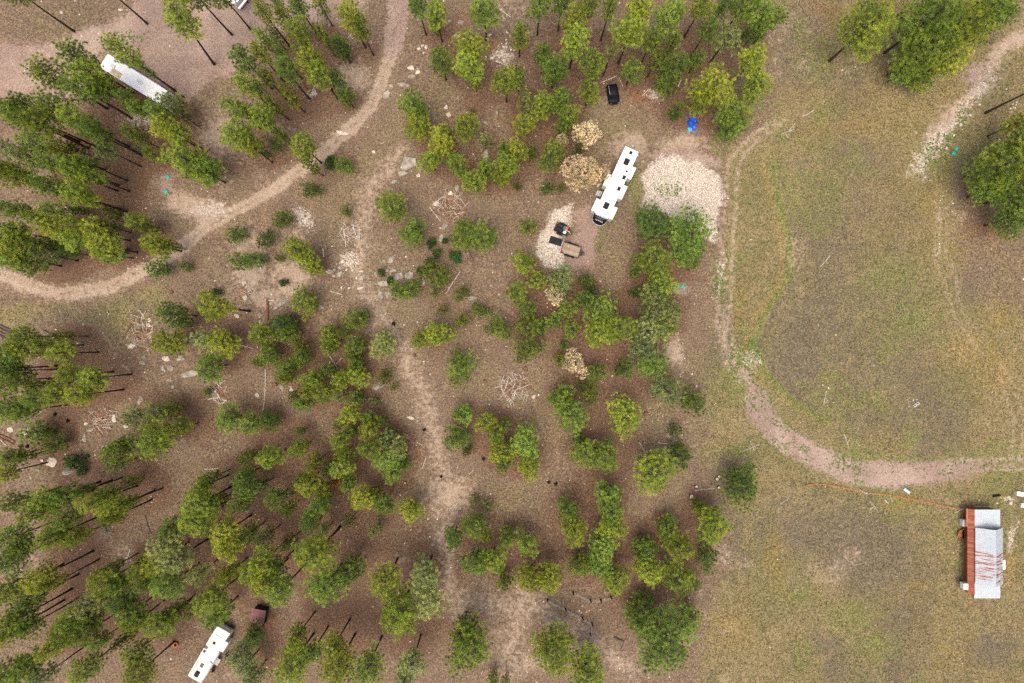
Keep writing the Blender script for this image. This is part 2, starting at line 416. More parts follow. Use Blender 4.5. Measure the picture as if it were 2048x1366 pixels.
# ------------------------------------------------------------------ lists read from the photograph
# trees: photograph pixel of the crown's middle, crown radius in pixels, height in metres, look
# looks: y yellow-green, g mid green, d dark green, l pale and thin, t dead tan, r dead rust-brown, o low dark oak shrub
T = '''362 35 33 19 y|388 -14 28 17 g|440 -14 26 15 g|20 -28 30 18 g|203 -32 26 16 g|155 115 31 18 g|97 150 31 18 y|182 150 31 18 y|160 176 29 17 g|198 176 20 15 g|246 104 24 19 y|292 138 10 15 g|345 208 24 9 l|222 172 16 14 g|256 200 17 14 g|278 218 18 13 g|314 222 22 13 g|330 255 26 13 y|358 268 22 12 y|362 228 15 9 l|375 320 44 13 g|410 342 30 11 g|272 270 18 11 g|214 300 18 12 l|308 310 15 7 g|272 302 6 3 d|25 222 27 19 y|46 236 30 19 g|86 245 28 18 y|108 211 27 18 g|60 212 23 17 g|155 240 28 17 y|190 264 25 16 g|18 298 21 17 l|75 288 25 16 g|52 318 24 16 l|122 302 15 14 y|105 326 24 16 g|146 335 24 15 g|172 326 17 14 g|150 298 13 9 d|8 336 23 17 y
527 24 17 15 y|566 34 17 14 y|557 12 12 12 g|597 12 23 13 g|643 12 15 10 g|700 31 27 14 y|722 58 20 12 g|598 66 25 15 y|530 80 19 14 g|550 72 13 8 d|646 72 14 11 g|680 92 18 10 d|691 104 13 7 d|622 122 29 15 y|638 147 24 14 y|572 140 25 15 g|566 110 13 12 d|520 107 18 14 y|488 118 25 15 d|495 170 25 14 y|470 215 21 14 g|500 226 17 13 g|474 268 31 14 y|502 292 18 12 y|532 155 15 12 g|522 182 15 12 l|525 234 26 13 y|549 212 13 10 g|580 192 17 11 y|562 272 13 8 g|550 290 12 5 d|514 288 13 8 g|676 160 17 8 d|692 192 19 8 d|607 293 29 12 y|622 330 16 10 y|660 325 15 3 o|688 331 19 4 g|530 310 8 3 d|622 380 18 4 d
835 8 24 13 d|872 28 25 12 g|872 52 13 6 g|967 20 33 13 g|942 92 31 13 y|938 132 33 12 y|882 122 25 11 d|950 156 16 8 g|1012 160 28 12 y|1037 152 16 9 g|828 212 29 10 g|836 250 31 9 y|932 252 27 9 y|972 282 15 6 l|882 284 27 9 y|862 322 23 8 y|915 330 24 8 y|970 336 19 7 g|890 262 11 5 g|944 222 5 2 d|1008 298 15 7 g|1014 330 25 9 y
1040 72 19 11 g|1080 8 25 13 g|1124 4 22 12 d|1150 36 25 15 y|1151 79 33 14 y|1180 12 21 14 g|1220 15 19 14 g|1279 14 31 15 y|1262 60 35 15 y|1340 30 33 14 g|1305 78 23 13 g|1345 86 15 10 g|1405 10 27 14 y|1445 15 17 12 d|1486 12 29 14 g|1520 26 32 14 g|1548 36 22 12 g|1415 58 21 12 d|1456 75 31 12 l|1510 64 23 8 d|1086 110 19 11 d|1110 139 28 11 g|1187 126 25 11 g|1224 101 17 12 l|1266 140 23 9 g|1346 136 34 10 d|1312 120 17 10 g|1330 170 23 6 d|1180 183 23 9 y|1424 174 42 13 y|1404 200 27 9 y|1352 225 16 6 d|1505 120 31 12 y|1512 174 27 10 y|1466 226 33 8 g|1460 255 29 6 g|1394 120 17 8 d|1049 206 21 9 l|1084 210 25 10 y|1119 200 25 9 g|1140 229 21 8 y|1124 255 17 6 g|1049 248 23 8 y|1174 268 27 7 t|1121 285 15 6 t|1166 346 41 9 t|1104 311 29 8 g|1156 298 11 4 d|1036 300 22 8 y|1062 305 13 5 g|1094 378 15 4 d|1122 376 8 3 d|1034 372 9 3 d|950 362 25 7 g|1002 352 20 7 y
1732 56 54 17 y|1856 40 56 17 g|1846 100 52 14 g|1922 54 52 16 y|1976 18 48 15 g|1902 112 40 12 y|1812 138 28 8 g|1843 152 28 7 g|2006 30 22 12 g|2100 163 40 17 g|2036 246 23 10 y|2000 330 56 12 g|2044 385 54 12 g|1986 378 40 9 g|2022 438 38 9 d|2050 285 36 11 g|2060 320 40 13 y
15 352 26 17 y|58 352 15 14 g|92 371 23 15 g|150 348 23 14 y|183 352 21 13 g|156 390 25 14 y|178 399 17 13 y|4 418 13 14 g|38 418 19 14 g|108 425 23 14 y|72 437 17 14 y|105 455 25 13 y|157 420 13 5 d|227 425 14 4 d|152 450 21 13 y|148 479 27 12 y|190 462 25 12 y|206 488 31 12 y|218 452 16 9 g|217 506 24 10 g|250 502 7 2 o|15 478 33 14 y|38 498 34 13 y|58 522 28 11 g|15 514 31 13 y|95 510 21 11 l|92 487 19 11 d|140 503 15 8 d|32 462 23 12 g|277 443 22 9 g|304 460 9 6 g|315 490 27 11 y|347 492 11 7 g|317 538 20 5 d|372 534 11 3 d|472 470 20 4 d|485 523 21 5 d|516 518 15 5 d|347 628 27 11 d|374 645 13 6 d|428 614 31 17 y|430 585 11 2 o|338 686 32 9 y|411 680 27 9 l|446 686 31 9 y|521 667 25 9 y
564 440 22 4 d|533 477 18 4 d|594 497 26 10 y|613 518 25 8 y|633 536 17 6 y|560 517 9 3 d|784 414 34 8 g|825 467 28 7 g|862 487 11 2 o|925 468 29 8 g|966 475 32 8 g|890 482 7 2 o|874 507 11 2 o|910 514 14 2 o|872 550 30 6 g|860 528 13 4 d|870 584 14 4 l|795 582 18 5 g|824 578 20 5 g|762 545 9 2 o|780 562 9 2 o|840 542 9 2 o|610 602 32 6 g|923 587 15 4 g|692 423 11 3 d|565 565 9 2 o|884 620 11 3 l|925 640 15 4 g|960 622 19 4 g|997 657 26 5 g|711 640 23 6 g|728 632 13 5 d|692 662 13 5 g|660 672 21 7 y|565 650 23 7 d|577 670 21 7 g|840 680 19 6 y|876 668 28 7 y|766 691 31 7 l
1046 525 23 6 y|1074 560 19 6 y|1036 588 23 6 g|1122 560 29 7 l|1171 562 17 5 d|1180 583 11 4 d|1110 592 19 5 t|1056 620 19 5 g|1136 617 21 6 g|1170 598 19 6 d|1200 617 31 8 g|1054 655 23 6 g|1085 652 19 5 g|1109 640 17 5 g|1144 658 18 5 g|1055 456 17 4 g|1195 667 30 9 y|1235 656 35 10 y|1320 575 33 7 g|1274 585 15 4 d|1312 617 37 9 l|1342 626 27 8 l|1299 662 36 9 l|1289 702 37 9 l|1306 730 30 8 g|1249 737 21 5 d|1330 660 22 7 g|1305 446 40 8 d|1378 470 52 10 g|1380 515 22 6 d|1305 518 38 8 g|1270 545 13 4 g
15 708 28 15 g|46 696 24 14 y|88 691 20 12 y|122 706 23 12 y|50 672 22 14 g|128 672 13 9 g|14 737 26 14 g|36 742 18 13 d|45 760 22 14 g|8 772 20 15 g|140 750 23 14 y|186 756 25 13 y|115 786 23 14 y|162 790 25 14 y|75 796 23 14 g|86 770 13 10 g|20 815 32 13 g|52 822 22 12 g|72 864 23 6 g|100 865 9 3 d|110 888 24 6 g|148 925 20 3 o|162 945 9 2 o|25 912 20 12 g|42 914 16 10 g|12 946 21 12 y|272 832 23 9 l|315 822 23 9 l|347 818 16 7 g|312 876 41 11 y|360 855 21 9 y|232 905 25 10 g|246 888 18 9 g|236 928 16 8 l|420 733 28 9 g|457 838 29 8 g|502 848 23 8 g|541 841 20 7 d|415 784 9 2 d|265 961 13 6 g|497 912 15 7 g|30 1004 23 13 d|95 1000 28 16 y|72 1022 28 17 y|130 993 24 15 g|172 980 14 12 g|186 1006 24 15 y|215 988 18 12 g|232 1013 26 14 y|262 1003 16 12 g|405 974 20 12 y|423 955 13 10 g|400 1006 36 14 y|438 1000 15 11 g|490 950 19 10 g|498 979 24 11 g|482 1007 17 11 g
540 712 21 7 g|518 724 13 6 g|538 690 15 6 g|575 737 25 7 g|571 757 15 7 g|605 712 19 7 g|598 690 11 6 g|657 694 17 7 g|709 713 17 7 g|712 690 21 7 g|625 757 23 8 y|615 784 15 8 y|646 785 25 8 y|657 740 15 5 g|684 760 19 7 y|714 752 23 7 y|712 731 15 6 g|605 807 17 7 g|591 790 11 6 g|682 792 15 6 l|714 794 15 5 g|769 752 15 4 d|788 775 9 2 g|747 800 13 4 l|698 829 23 8 y|737 836 17 7 g|740 857 21 8 y|762 843 11 5 g|782 861 11 4 g|678 849 11 6 g|704 861 13 5 d|682 878 21 9 y|688 904 15 8 y|740 898 23 9 y|770 882 19 7 l|797 896 23 8 l|777 918 27 8 g|787 944 21 7 g|809 930 13 6 g|598 896 19 9 y|602 861 9 6 g|542 914 27 10 y|630 923 17 8 y|687 932 25 9 y|622 969 27 10 y|605 956 13 8 d|650 979 15 8 g|657 936 13 6 d|697 966 19 8 g|671 966 13 6 r|727 995 29 9 y|767 1007 23 8 g|752 984 11 7 g|822 1022 25 8 y|520 972 17 9 l|550 996 21 9 g|577 988 10 7 l|577 1018 15 8 g|640 1010 24 9 g|920 734 32 6 g|927 828 22 6 g|914 875 28 6 g|936 901 11 4 d|972 843 20 6 y|992 868 21 6 g|1010 850 15 5 d|1002 903 25 7 y|1008 926 19 6 g|1050 886 34 8 g|1057 935 25 7 y|950 1000 12 3 l|975 1012 13 3 l
1055 700 27 6 g|1128 690 11 4 d|1117 720 13 4 g|1150 727 28 5 t|1192 744 20 5 g|1176 781 25 5 g|1122 798 27 7 g|1143 830 35 8 g|1248 831 40 8 y|1334 782 36 8 l|1386 804 28 6 d|1349 859 13 4 d|1170 908 30 8 g|1210 914 31 9 g|1160 880 15 5 d|1308 940 46 10 y|1358 910 29 6 d|1482 972 42 8 d|1216 988 28 8 g|1222 1022 29 9 g|1224 1052 26 9 y|1135 1020 25 8 g|1148 1060 29 10 y|1397 1010 15 5 y
1015 1076 19 7 g|1053 1086 24 8 g|1058 1154 30 9 y|1100 1156 29 9 y|1160 1130 25 7 g|1204 1098 32 8 g|1200 1132 27 8 g|1231 1160 28 8 y|1288 1098 27 7 g|1298 1142 30 9 y|1335 1060 25 7 g|1359 1096 32 9 y|1427 1052 34 9 y|1406 1024 18 8 y|1412 1112 26 6 d|1355 1158 33 8 g|1388 1166 14 5 d|1328 1276 66 13 g|1272 1236 24 7 g|1290 1202 20 6 g|1382 1238 22 7 g|1108 1298 50 11 y|1174 1340 46 9 g
620 1040 23 9 g|652 1056 13 7 l|699 1040 13 7 l|752 1058 15 6 l|630 1106 42 18 y|577 1084 13 10 g|650 1172 39 13 g|698 1140 29 10 d|530 1074 19 10 l|524 1124 29 14 y|527 1165 25 14 y|562 1180 29 14 g|550 1137 21 12 g|772 1160 37 13 y|800 1222 46 14 y|848 1152 33 12 l|854 1200 36 12 l|907 1075 23 8 d|950 1050 27 9 g|952 1125 29 9 g|972 1070 13 8 y|987 1120 27 9 y|1007 1160 19 6 g|926 1262 27 11 g|938 1292 48 13 g|594 1272 21 12 y|585 1330 42 14 y|622 1306 23 12 g|667 1294 25 13 y|676 1332 42 14 y|738 1332 38 13 g|825 1324 29 12 l|810 1358 29 12 l|987 1354 13 5 g|1012 1358 9 4 g
137 1036 21 15 g|225 1034 20 14 y|105 1073 27 16 y|155 1073 21 14 y|25 1075 27 15 g|20 1120 29 15 d|42 1096 20 14 g|80 1155 27 16 y|108 1166 15 14 y|20 1180 33 15 g|62 1200 25 14 g|210 1165 31 14 y|240 1167 21 13 g|222 1137 13 11 g|342 1056 19 13 g|335 1091 33 14 l|352 1120 34 14 l|312 1125 25 13 y|280 1137 23 13 y|335 1170 29 13 g|289 1166 19 12 g|390 1039 33 14 y|450 1065 29 13 y|458 1097 27 13 y|498 1067 17 10 g|398 1147 25 12 l|457 1147 21 11 y|500 1140 23 12 y|423 1200 33 13 y|438 1228 24 11 g|392 1216 15 9 g|262 1225 29 13 g|240 1205 26 13 d|270 1245 23 13 y|322 1247 33 13 y|346 1225 20 11 g|175 1210 27 14 l|145 1240 29 15 y|178 1241 23 13 g|132 1265 27 15 y|171 1267 26 14 g|201 1281 18 12 g|32 1240 31 16 y|15 1265 27 16 y|62 1251 21 14 g|105 1295 23 15 y|20 1345 31 15 g|50 1337 28 15 g|88 1351 23 14 l|172 1335 29 14 y|250 1277 15 10 d|272 1305 25 12 g|280 1343 38 13 y|509 1268 21 8 d|482 1304 27 9 l|492 1330 24 8 l|508 1352 22 8 l'''
TREES = [(float(a), float(b), float(c), float(d), e) for a, b, c, d, e in
         (q.split() for line in T.split('\n') for q in line.split('|'))]
BASES = {(362, 35): (430, 129)}      # trees that lean: where the trunk meets the ground

# boulders: x y width height turn(deg) look (g grey, p pale, f flat slab)
ROCKS = '''783 519 15 14 20 g|769 522 8 7 0 g|787 541 14 11 30 g|774 541 8 7 0 g|752 549 6 10 0 g|725 554 18 10 35 g|722 543 9 4 0 p|713 556 5 5 0 p|681 534 10 8 20 g|678 548 12 10 60 g|658 543 16 10 5 g|669 540 7 6 0 g|668 552 8 5 -20 g|684 544 5 5 0 g|798 554 21 15 15 f|819 552 19 17 -8 f|766 567 27 11 -6 f|762 590 11 15 -15 g|775 590 14 12 25 g|848 566 6 14 -15 g|889 453 14 14 0 g|882 476 9 18 -10 f|705 540 5 6 0 p|693 540 6 6 0 p|683 576 5 6 0 p|698 576 6 5 0 p|721 576 13 5 10 p|685 523 10 9 20 p
684 266 28 12 -8 p|773 191 14 20 -25 f|783 172 10 9 0 g|807 169 24 8 -5 g|822 136 14 9 -10 p|836 144 10 9 20 p|824 153 14 8 20 g|838 97 7 6 0 p|845 91 6 6 0 p|852 94 6 8 0 p|847 106 5 5 0 p|897 230 9 9 10 p|892 215 8 9 0 p|818 326 40 30 40 f|972 310 13 26 -10 f|971 245 12 10 0 g|994 225 7 7 0 g|747 304 7 6 0 p|899 42 6 7 0 g|912 72 11 10 0 g|922 45 12 10 30 g|742 84 6 6 0 g
788 363 12 9 30 g|804 347 22 14 20 f|872 407 11 9 0 p|901 387 10 9 0 p|914 377 9 15 -30 g|837 351 8 8 0 p|944 596 15 10 20 g|562 607 42 9 37 f|586 577 16 6 37 f|519 631 12 8 30 g|521 644 8 10 0 g|643 614 10 8 0 g|982 571 6 6 0 g|488 567 12 9 -20 p|489 596 10 10 0 p|473 632 10 8 -30 p
262 693 13 10 35 p|288 714 9 8 0 g|285 726 12 8 0 g|331 718 15 11 0 p|362 716 18 18 45 g|327 738 9 15 10 g|341 736 12 15 0 g|378 748 36 14 12 f|344 774 9 6 -20 g|339 761 13 5 10 g|281 801 9 17 -20 g|229 838 9 17 0 p|252 853 10 9 0 p|172 848 9 6 0 p|180 860 13 8 20 g|169 875 8 17 0 g|102 925 24 18 15 p|135 945 22 12 0 g|50 863 12 16 -30 p|76 940 8 7 0 g|44 937 8 8 0 g|61 955 6 6 0 g|84 921 6 6 0 p|20 860 12 11 0 p|160 688 14 8 -15 g|206 894 14 9 -30 g|79 825 10 9 0 g
754 774 27 12 25 g|564 774 9 18 0 g|583 778 8 12 0 g|821 836 16 6 -12 p|514 791 8 10 0 p|1384 748 4 4 0 p|1393 773 5 5 0 p|1960 209 5 5 0 p|1941 230 6 5 0 p|1922 249 6 6 0 p|1908 271 5 5 0 p|1893 297 5 6 0 p|421 37 9 8 0 g|241 20 10 6 0 p|122 25 6 6 0 p|1068 793 8 9 0 p|1077 790 4 4 0 p|298 640 7 8 0 p|297 651 8 8 0 p'''
ROCKS = [q.split() for line in ROCKS.split('\n') for q in line.split('|')]
# heaps of pale stones: (x, y, stones (dx dy size))
HEAP_A = [(702 + dx, 516 + dy, s) for dx, dy, s in ((-8, -12, 4), (-3, -9, 5), (2, -12, 4), (-11, -6, 4), (-5, -3, 5), (1, -5, 4), (-7, 2, 5), (-1, 1, 6), (4, -1, 4), (-3, 7, 5), (3, 5, 6), (8, 3, 5), (10, 8, 5), (13, 11, 6), (6, 11, 4), (0, 12, 5), (-4, 14, 5), (10, 16, 5), (15, 6, 4), (-12, 3, 4), (7, -3, 3), (8, -26, 5), (12, -22, 4), (6, -18, 4), (16, -30, 3))]
HEAP_B = [(993, 105, 9), (1005, 104, 9), (1022, 99, 9), (999, 115, 8), (984, 117, 10), (995, 122, 9), (1000, 125, 8), (1008, 120, 7), (1013, 95, 8), (972, 114, 6), (963, 113, 4), (1008, 94, 6), (1013, 87, 6), (1012, 79, 5), (1020, 72, 6), (1014, 65, 6), (980, 70, 7), (986, 108, 5), (1028, 101, 4), (988, 112, 6), (1003, 111, 5), (1018, 108, 6), (1010, 103, 6)]
HEAP_C = [(2022, 217, 5), (2027, 214, 7), (2032, 210, 6), (2026, 208, 5), (2030, 216, 5), (2024, 223, 4), (2034, 205, 4)]
HEAP_D = [(600, 428, 4), (604, 432, 4), (598, 436, 5), (606, 440, 4), (594, 438, 4), (610, 444, 4), (602, 446, 5), (609, 435, 3), (591, 430, 3), (616, 425, 4), (614, 434, 3)]

# fallen poles, logs and branches: x0 y0 x1 y1 thickness(px) look (w weathered, r red rotten, k dark)
LOGS = '''534 598 534 645 4.5 r|530 600 549 600 3.5 w|531 738 524 834 1.6 w|859 414 882 443 2.0 w|921 543 892 588 1.8 w|937 499 949 527 2.2 k|688 462 692 494 2.4 w|707 453 712 471 2.4 w|719 458 719 480 2.4 w|1660 511 1641 534 1.6 w|0 650 32 664 3.6 k|-4 655 31 669 3.6 k|-6 661 26 674 3.4 k|-4 668 20 679 3.2 k|87 660 115 671 2.4 k|-2 869 30 883 3.2 r|-3 874 27 888 3.2 r|2 880 14 892 2.4 w|290 1029 305 1074 2.0 k|260 1098 250 1131 2.0 w|250 1133 233 1137 2.0 w|743 1029 714 1076 1.6 k|654 706 676 739 1.8 w|683 716 671 729 1.4 w|852 915 844 938 1.4 w|834 884 844 890 1.8 w|947 939 938 949 1.4 w|1278 884 1290 904 1.5 w|1486 902 1516 889 1.4 w|1500 882 1509 902 1.2 w|1389 981 1436 975 1.3 w|1229 1274 1246 1282 4.0 k|1254 1270 1241 1300 1.3 k|1562 269 1588 259 1.5 w|1578 262 1590 246 1.5 w|1611 232 1627 220 1.8 w|1568 262 1576 276 1.3 w|1653 781 1647 809 1.5 w|1688 868 1698 896 1.3 w|1712 880 1719 892 1.2 w|1718 979 1736 988 1.8 w|1768 999 1776 1006 3.0 w|1738 1001 1755 1021 1.2 w|1780 989 1785 1004 1.2 w|1911 1025 1931 1015 2.0 w|1201 165 1234 151 1.6 w|1239 157 1246 173 1.4 w|1049 175 1073 186 3.0 k|998 17 1022 35 2.2 w|409 938 437 936 1.8 w|646 497 648 515 2.4 w|660 582 684 589 1.8 w|1361 160 1355 175 3.4 w|1297 178 1284 192 2.0 w|484 691 508 698 1.5 w|700 70 706 79 1.8 w|696 77 704 68 1.5 w|1316 885 1336 887 1.6 w|1560 1008 1578 995 1.2 w|1738 1018 1748 1012 2.2 w'''
LOGS = [q.split() for q in LOGS.split('|')]
# brush piles: x y rx ry sticks
PILES = [(700, 462, 20, 22, 26, 'narrow brush pile with three pale poles above the heap of pale stones'),
         (901, 412, 34, 26, 40, 'brush pile of grey sticks above the broad pine right of the stone ledge'),
         (283, 664, 36, 36, 46, 'large stick pile with bent grey branches left of the round dark pine'),
         (1030, 776, 36, 34, 70, 'widest brush pile of white sticks and rusty needles, in the open'),
         (207, 838, 30, 24, 44, 'brush pile around rusty wire rings, left of the bright yellow-green pine'),
         (438, 786, 16, 26, 30, 'grey twig pile beside a small dark stump, above two green pines'),
         (488, 582, 20, 22, 14, 'thin brush scatter with rusty needles beside two pale boulders'),
         (620, 187, 14, 9, 20, 'small twig pile under the pines near the dirt track')]
STUMPS = [(1434, 958, 6, 'c'), (1438, 953, 5, 'c'), (1438, 975, 5, 'c'), (1383, 993, 8, 'c'), (1393, 973, 5, 'c'), (967, 918, 5, 'b'), (882, 954, 4, 'b'), (1098, 966, 5, 'b'), (1112, 969, 5, 'b'), (848, 860, 5, 'b'), (787, 647, 6, 'b'), (40, 893, 6, 'b'), (52, 893, 6, 'b'), (108, 829, 5, 'b'), (134, 842, 5, 'b'), (1051, 737, 7, 'r'), (970, 763, 6, 'r'), (430, 783, 4, 'c'), (1292, 828, 8, 'r'), (342, 584, 6, 'r'), (810, 966, 3, 'c'), (828, 711, 5, 'r'), (549, 769, 7, 'r')]

# ------------------------------------------------------------------ label helper
LM = [(1232, 368, 'the white camper with slide-outs'), (1170, 346, 'the largest tan dead pine'), (1228, 186, 'the black vehicle'), (1386, 246, 'the blue tarp'),
      (1142, 500, 'the wood-deck trailer'), (1375, 350, 'the square white gravel pad'), (800, 558, 'the stone ledge'), (702, 516, 'the heap of pale stones'),
      (1000, 108, 'the stone heap under the upper pines'), (1360, 572, 'the paired lids beside the meadow'), (1482, 972, 'the lone dark meadow-edge pine'), (1970, 1105, 'the tin-roofed cabin'),
      (272, 161, 'the long white motorhome'), (332, 368, 'the clearing lids'), (40, 570, 'the bend of the dirt track'), (283, 664, 'the large stick pile'),
      (416, 1311, 'the cream camper'), (515, 1233, 'the mauve-red shed'), (350, 1290, 'the orange clay ring'), (1170, 1220, 'the wire fences'), (1110, 592, 'the small tan dead pine'),
      (1150, 727, 'the pale tan dead pine below'), (1105, 967, 'the two burnt stumps'), (1030, 776, 'the widest brush pile'), (1560, 870, 'the pink drive bend'),
      (534, 622, 'the red rotten log'), (148, 925, 'the dark oak shrub'), (15, 660, 'the dark log stack'), (0, 1366, 'the lower-left corner'), (2048, 0, 'the upper-right corner'), (0, 0, 'the upper-left corner'),
      (207, 838, 'the wire-ring brush pile'), (901, 412, 'the grey brush pile'), (700, 462, 'the narrow brush pile'), (684, 266, 'the pale rock in the track'), (754, 774, 'the cleft boulder'),
      (312, 876, 'the brightest yellow-green pine'), (800, 1224, 'the gappy yellow-green pine'), (1330, 1278, 'the hugest pine'), (671, 966, 'the rust-brown dead pine'), (1456, 75, 'the thin grey-green pine'), (1912, 302, 'the stacked lids by the pale track'),
      (474, 5, 'the white trailer at the top edge'), (790, 40, 'the pink track top'), (1838, 803, 'the white crates')]
ORD = ['closest', 'second closest', 'third closest', 'fourth closest', 'fifth closest', 'sixth closest', 'seventh closest', 'eighth closest', 'ninth closest', 'tenth closest'] + ['%dth closest' % i for i in range(11, 40)]
DIRS = ['right of', 'above and right of', 'above', 'above and left of', 'left of', 'below and left of', 'below', 'below and right of']
def place_labels(items):
    """items: (x, y, looks). One label each: looks, then which one counted from a thing one can find"""
    out = [None] * len(items); groups = {}
    for i, (x, y, look) in enumerate(items):
        best = min((math.hypot(x - a, y - b), k) for k, (a, b, _) in enumerate(LM) if math.hypot(x - a, y - b) > 4)
        a, b, nm = LM[best[1]]
        dr = DIRS[int(round(math.atan2(-(y - b), x - a) / (math.pi / 4))) % 8]
        groups.setdefault((look, dr, nm), []).append((best[0], i))
    for (look, dr, nm), lst in groups.items():
        lst.sort()
        for k, (_, i) in enumerate(lst):
            out[i] = '%s, %s %s' % (look, dr, nm) if len(lst) == 1 else '%s, %s %s %s' % (look, ORD[k], dr.replace(' and', ''), nm)
    return out

# ------------------------------------------------------------------ ground sheet with its covers
def vnoise(x, y, seed):
    xi, yi = np.floor(x).astype(np.int64), np.floor(y).astype(np.int64)
    fx, fy = x - xi, y - yi
    fx = fx * fx * (3 - 2 * fx); fy = fy * fy * (3 - 2 * fy)
    def h(a, b):
        n = (a * 374761393 + b * 668265263 + seed * 974711) & 0xFFFFFFFF
        n = ((n ^ (n >> 13)) * 1274126177) & 0xFFFFFFFF
        return ((n ^ (n >> 16)) & 0xFFFF) / 65535.0
    return (h(xi, yi) * (1 - fx) + h(xi + 1, yi) * fx) * (1 - fy) + (h(xi, yi + 1) * (1 - fx) + h(xi + 1, yi + 1) * fx) * fy
def fbm(x, y, sc, seed, oct=4):
    v, a, tot = 0, 1.0, 0
    for o in range(oct):
        v = v + a * vnoise(x * sc, y * sc, seed + o); tot += a; a *= .55; sc *= 2.1
    return v / tot
def seg_dist(px, py, pts, closed=False):
    best = np.full(px.shape, 1e9)
    n = len(pts)
    for i in range(n if closed else n - 1):
        (ax, ay), (bx, by) = pts[i], pts[(i + 1) % n]
        dx, dy = bx - ax, by - ay
        t = np.clip(((px - ax) * dx + (py - ay) * dy) / (dx * dx + dy * dy + 1e-9), 0, 1)
        best = np.minimum(best, np.hypot(px - ax - t * dx, py - ay - t * dy))
    return best
def inside(px, py, pts):
    r = np.zeros(px.shape, bool); n = len(pts); j = n - 1
    for i in range(n):
        (xi, yi), (xj, yj) = pts[i], pts[j]
        c = ((yi > py) != (yj > py)) & (px < (xj - xi) * (py - yi) / (yj - yi + 1e-9) + xi)
        r ^= c; j = i
    return r
def poly_mask(px, py, pts, soft):
    d = seg_dist(px, py, pts, True); s = np.where(inside(px, py, pts), d, -d)
    return np.clip(.5 + s / (2 * soft), 0, 1)
def line_mask(px, py, pts, w, soft):
    return np.clip(.5 + (w - seg_dist(px, py, pts)) / (2 * soft), 0, 1)
def spots(px, py, lst):
    m = np.zeros(px.shape)
    for x, y, rx, ry in lst:
        m = np.maximum(m, np.clip(1.25 - np.hypot((px - x) / rx, (py - y) / ry) * .75, 0, 1))
    return m

CELL = 0.36
GX0, GX1, GY0, GY1 = -112.0, 112.0, -82.0, 82.0
nx, ny = int((GX1 - GX0) / CELL) + 1, int((GY1 - GY0) / CELL) + 1
xs = np.linspace(GX0, GX1, nx); ys = np.linspace(GY0, GY1, ny)
gx, gy = np.meshgrid(xs, ys)
ppx, ppy = gx / S + CX, -gy / S + CY
w1, w2 = fbm(gx, gy, .16, 11) - .5, fbm(gx, gy, .16, 47) - .5
qx, qy = ppx + w1 * 44, ppy + w2 * 44          # ragged outlines
big = fbm(gx, gy, .05, 5)

MEADOW = [(1560, -80), (1548, 120), (1545, 250), (1470, 285), (1446, 320), (1442, 600), (1418, 690), (1405, 760), (1425, 860), (1400, 900), (1440, 1010), (1470, 1100), (1425, 1190), (1410, 1290), (1400, 1480), (2500, 1480), (2500, -80)]
m_grass = poly_mask(qx, qy, MEADOW, 26)
m_grass = np.maximum(m_grass, .9 * poly_mask(qx, qy, [(-200, 590), (60, 610), (220, 600), (330, 560), (330, 640), (230, 690), (140, 640), (-200, 700)], 22))
m_grass = np.maximum(m_grass, .42 * spots(qx, qy, [(740, 330, 60, 60), (700, 430, 60, 80), (640, 380, 50, 40), (960, 760, 70, 50), (870, 200, 60, 60), (120, 50, 90, 40), (1230, 520, 50, 60), (1000, 1010, 80, 50), (440, 960, 60, 40), (60, 960, 60, 30), (1330, 830, 60, 60), (1090, 850, 60, 60), (1400, 850, 50, 80), (780, 690, 60, 60), (190, 640, 60, 40), (1240, 260, 60, 40)]))
m_grass *= 1 - .62 * poly_mask(qx, qy, [(1888, 340), (2200, 340), (2200, 640), (2010, 640), (1905, 560)], 40)
m_grass *= 1 - .45 * poly_mask(qx, qy, [(1550, -60), (1690, -60), (1650, 150), (1580, 220), (1545, 200)], 50)
MAIN = [(802, -60), (798, 20), (785, 92), (772, 135), (742, 208), (702, 258), (652, 300), (592, 346), (522, 394), (442, 440), (372, 486), (312, 530), (222, 574), (122, 590), (40, 568), (-60, 520)]
dm_ = seg_dist(ppx + w1 * 16, ppy + w2 * 16, MAIN)
m_track = np.clip(.5 + (19 - dm_) / 46, 0, 1)
m_track = m_track * (.66 + .34 * np.exp(-((dm_ - 8) / 4.5) ** 2)) * (.82 + .36 * fbm(gx, gy, .5, 91))
m_track = np.maximum(m_track, .78 * line_mask(qx, qy, [(430, 425), (350, 405), (420, 440)], 30, 26))
m_track = np.maximum(m_track, .60 * line_mask(qx, qy, [(795, 300), (742, 385), (722, 440), (722, 560), (762, 628), (800, 690), (842, 772), (868, 860), (886, 950), (900, 1040), (888, 1110), (905, 1190), (930, 1230)], 28, 34))
m_track = np.maximum(m_track, .62 * line_mask(qx, qy, [(900, 1200), (960, 1215), (1080, 1225), (1200, 1300), (1010, 1330), (1040, 1200), (1260, 1330)], 36, 50))
m_track = np.maximum(m_track, .66 * spots(qx, qy, [(900, 1000, 60, 60), (700, 150, 40, 40), (590, 560, 60, 40), (540, 590, 50, 30), (440, 270, 50, 60), (1360, 290, 60, 30), (1255, 300, 40, 40), (1350, 700, 30, 50), (500, 530, 50, 80)]))
m_track = np.maximum(m_track, .7 * line_mask(ppx + w1 * 10, ppy + w2 * 10, [(1890, 930), (1960, 920), (2200, 905)], 4.5, 5))
m_track = np.maximum(m_track, .7 * line_mask(ppx + w1 * 10, ppy + w2 * 10, [(1890, 950), (1960, 942), (2200, 930)], 4.5, 5))
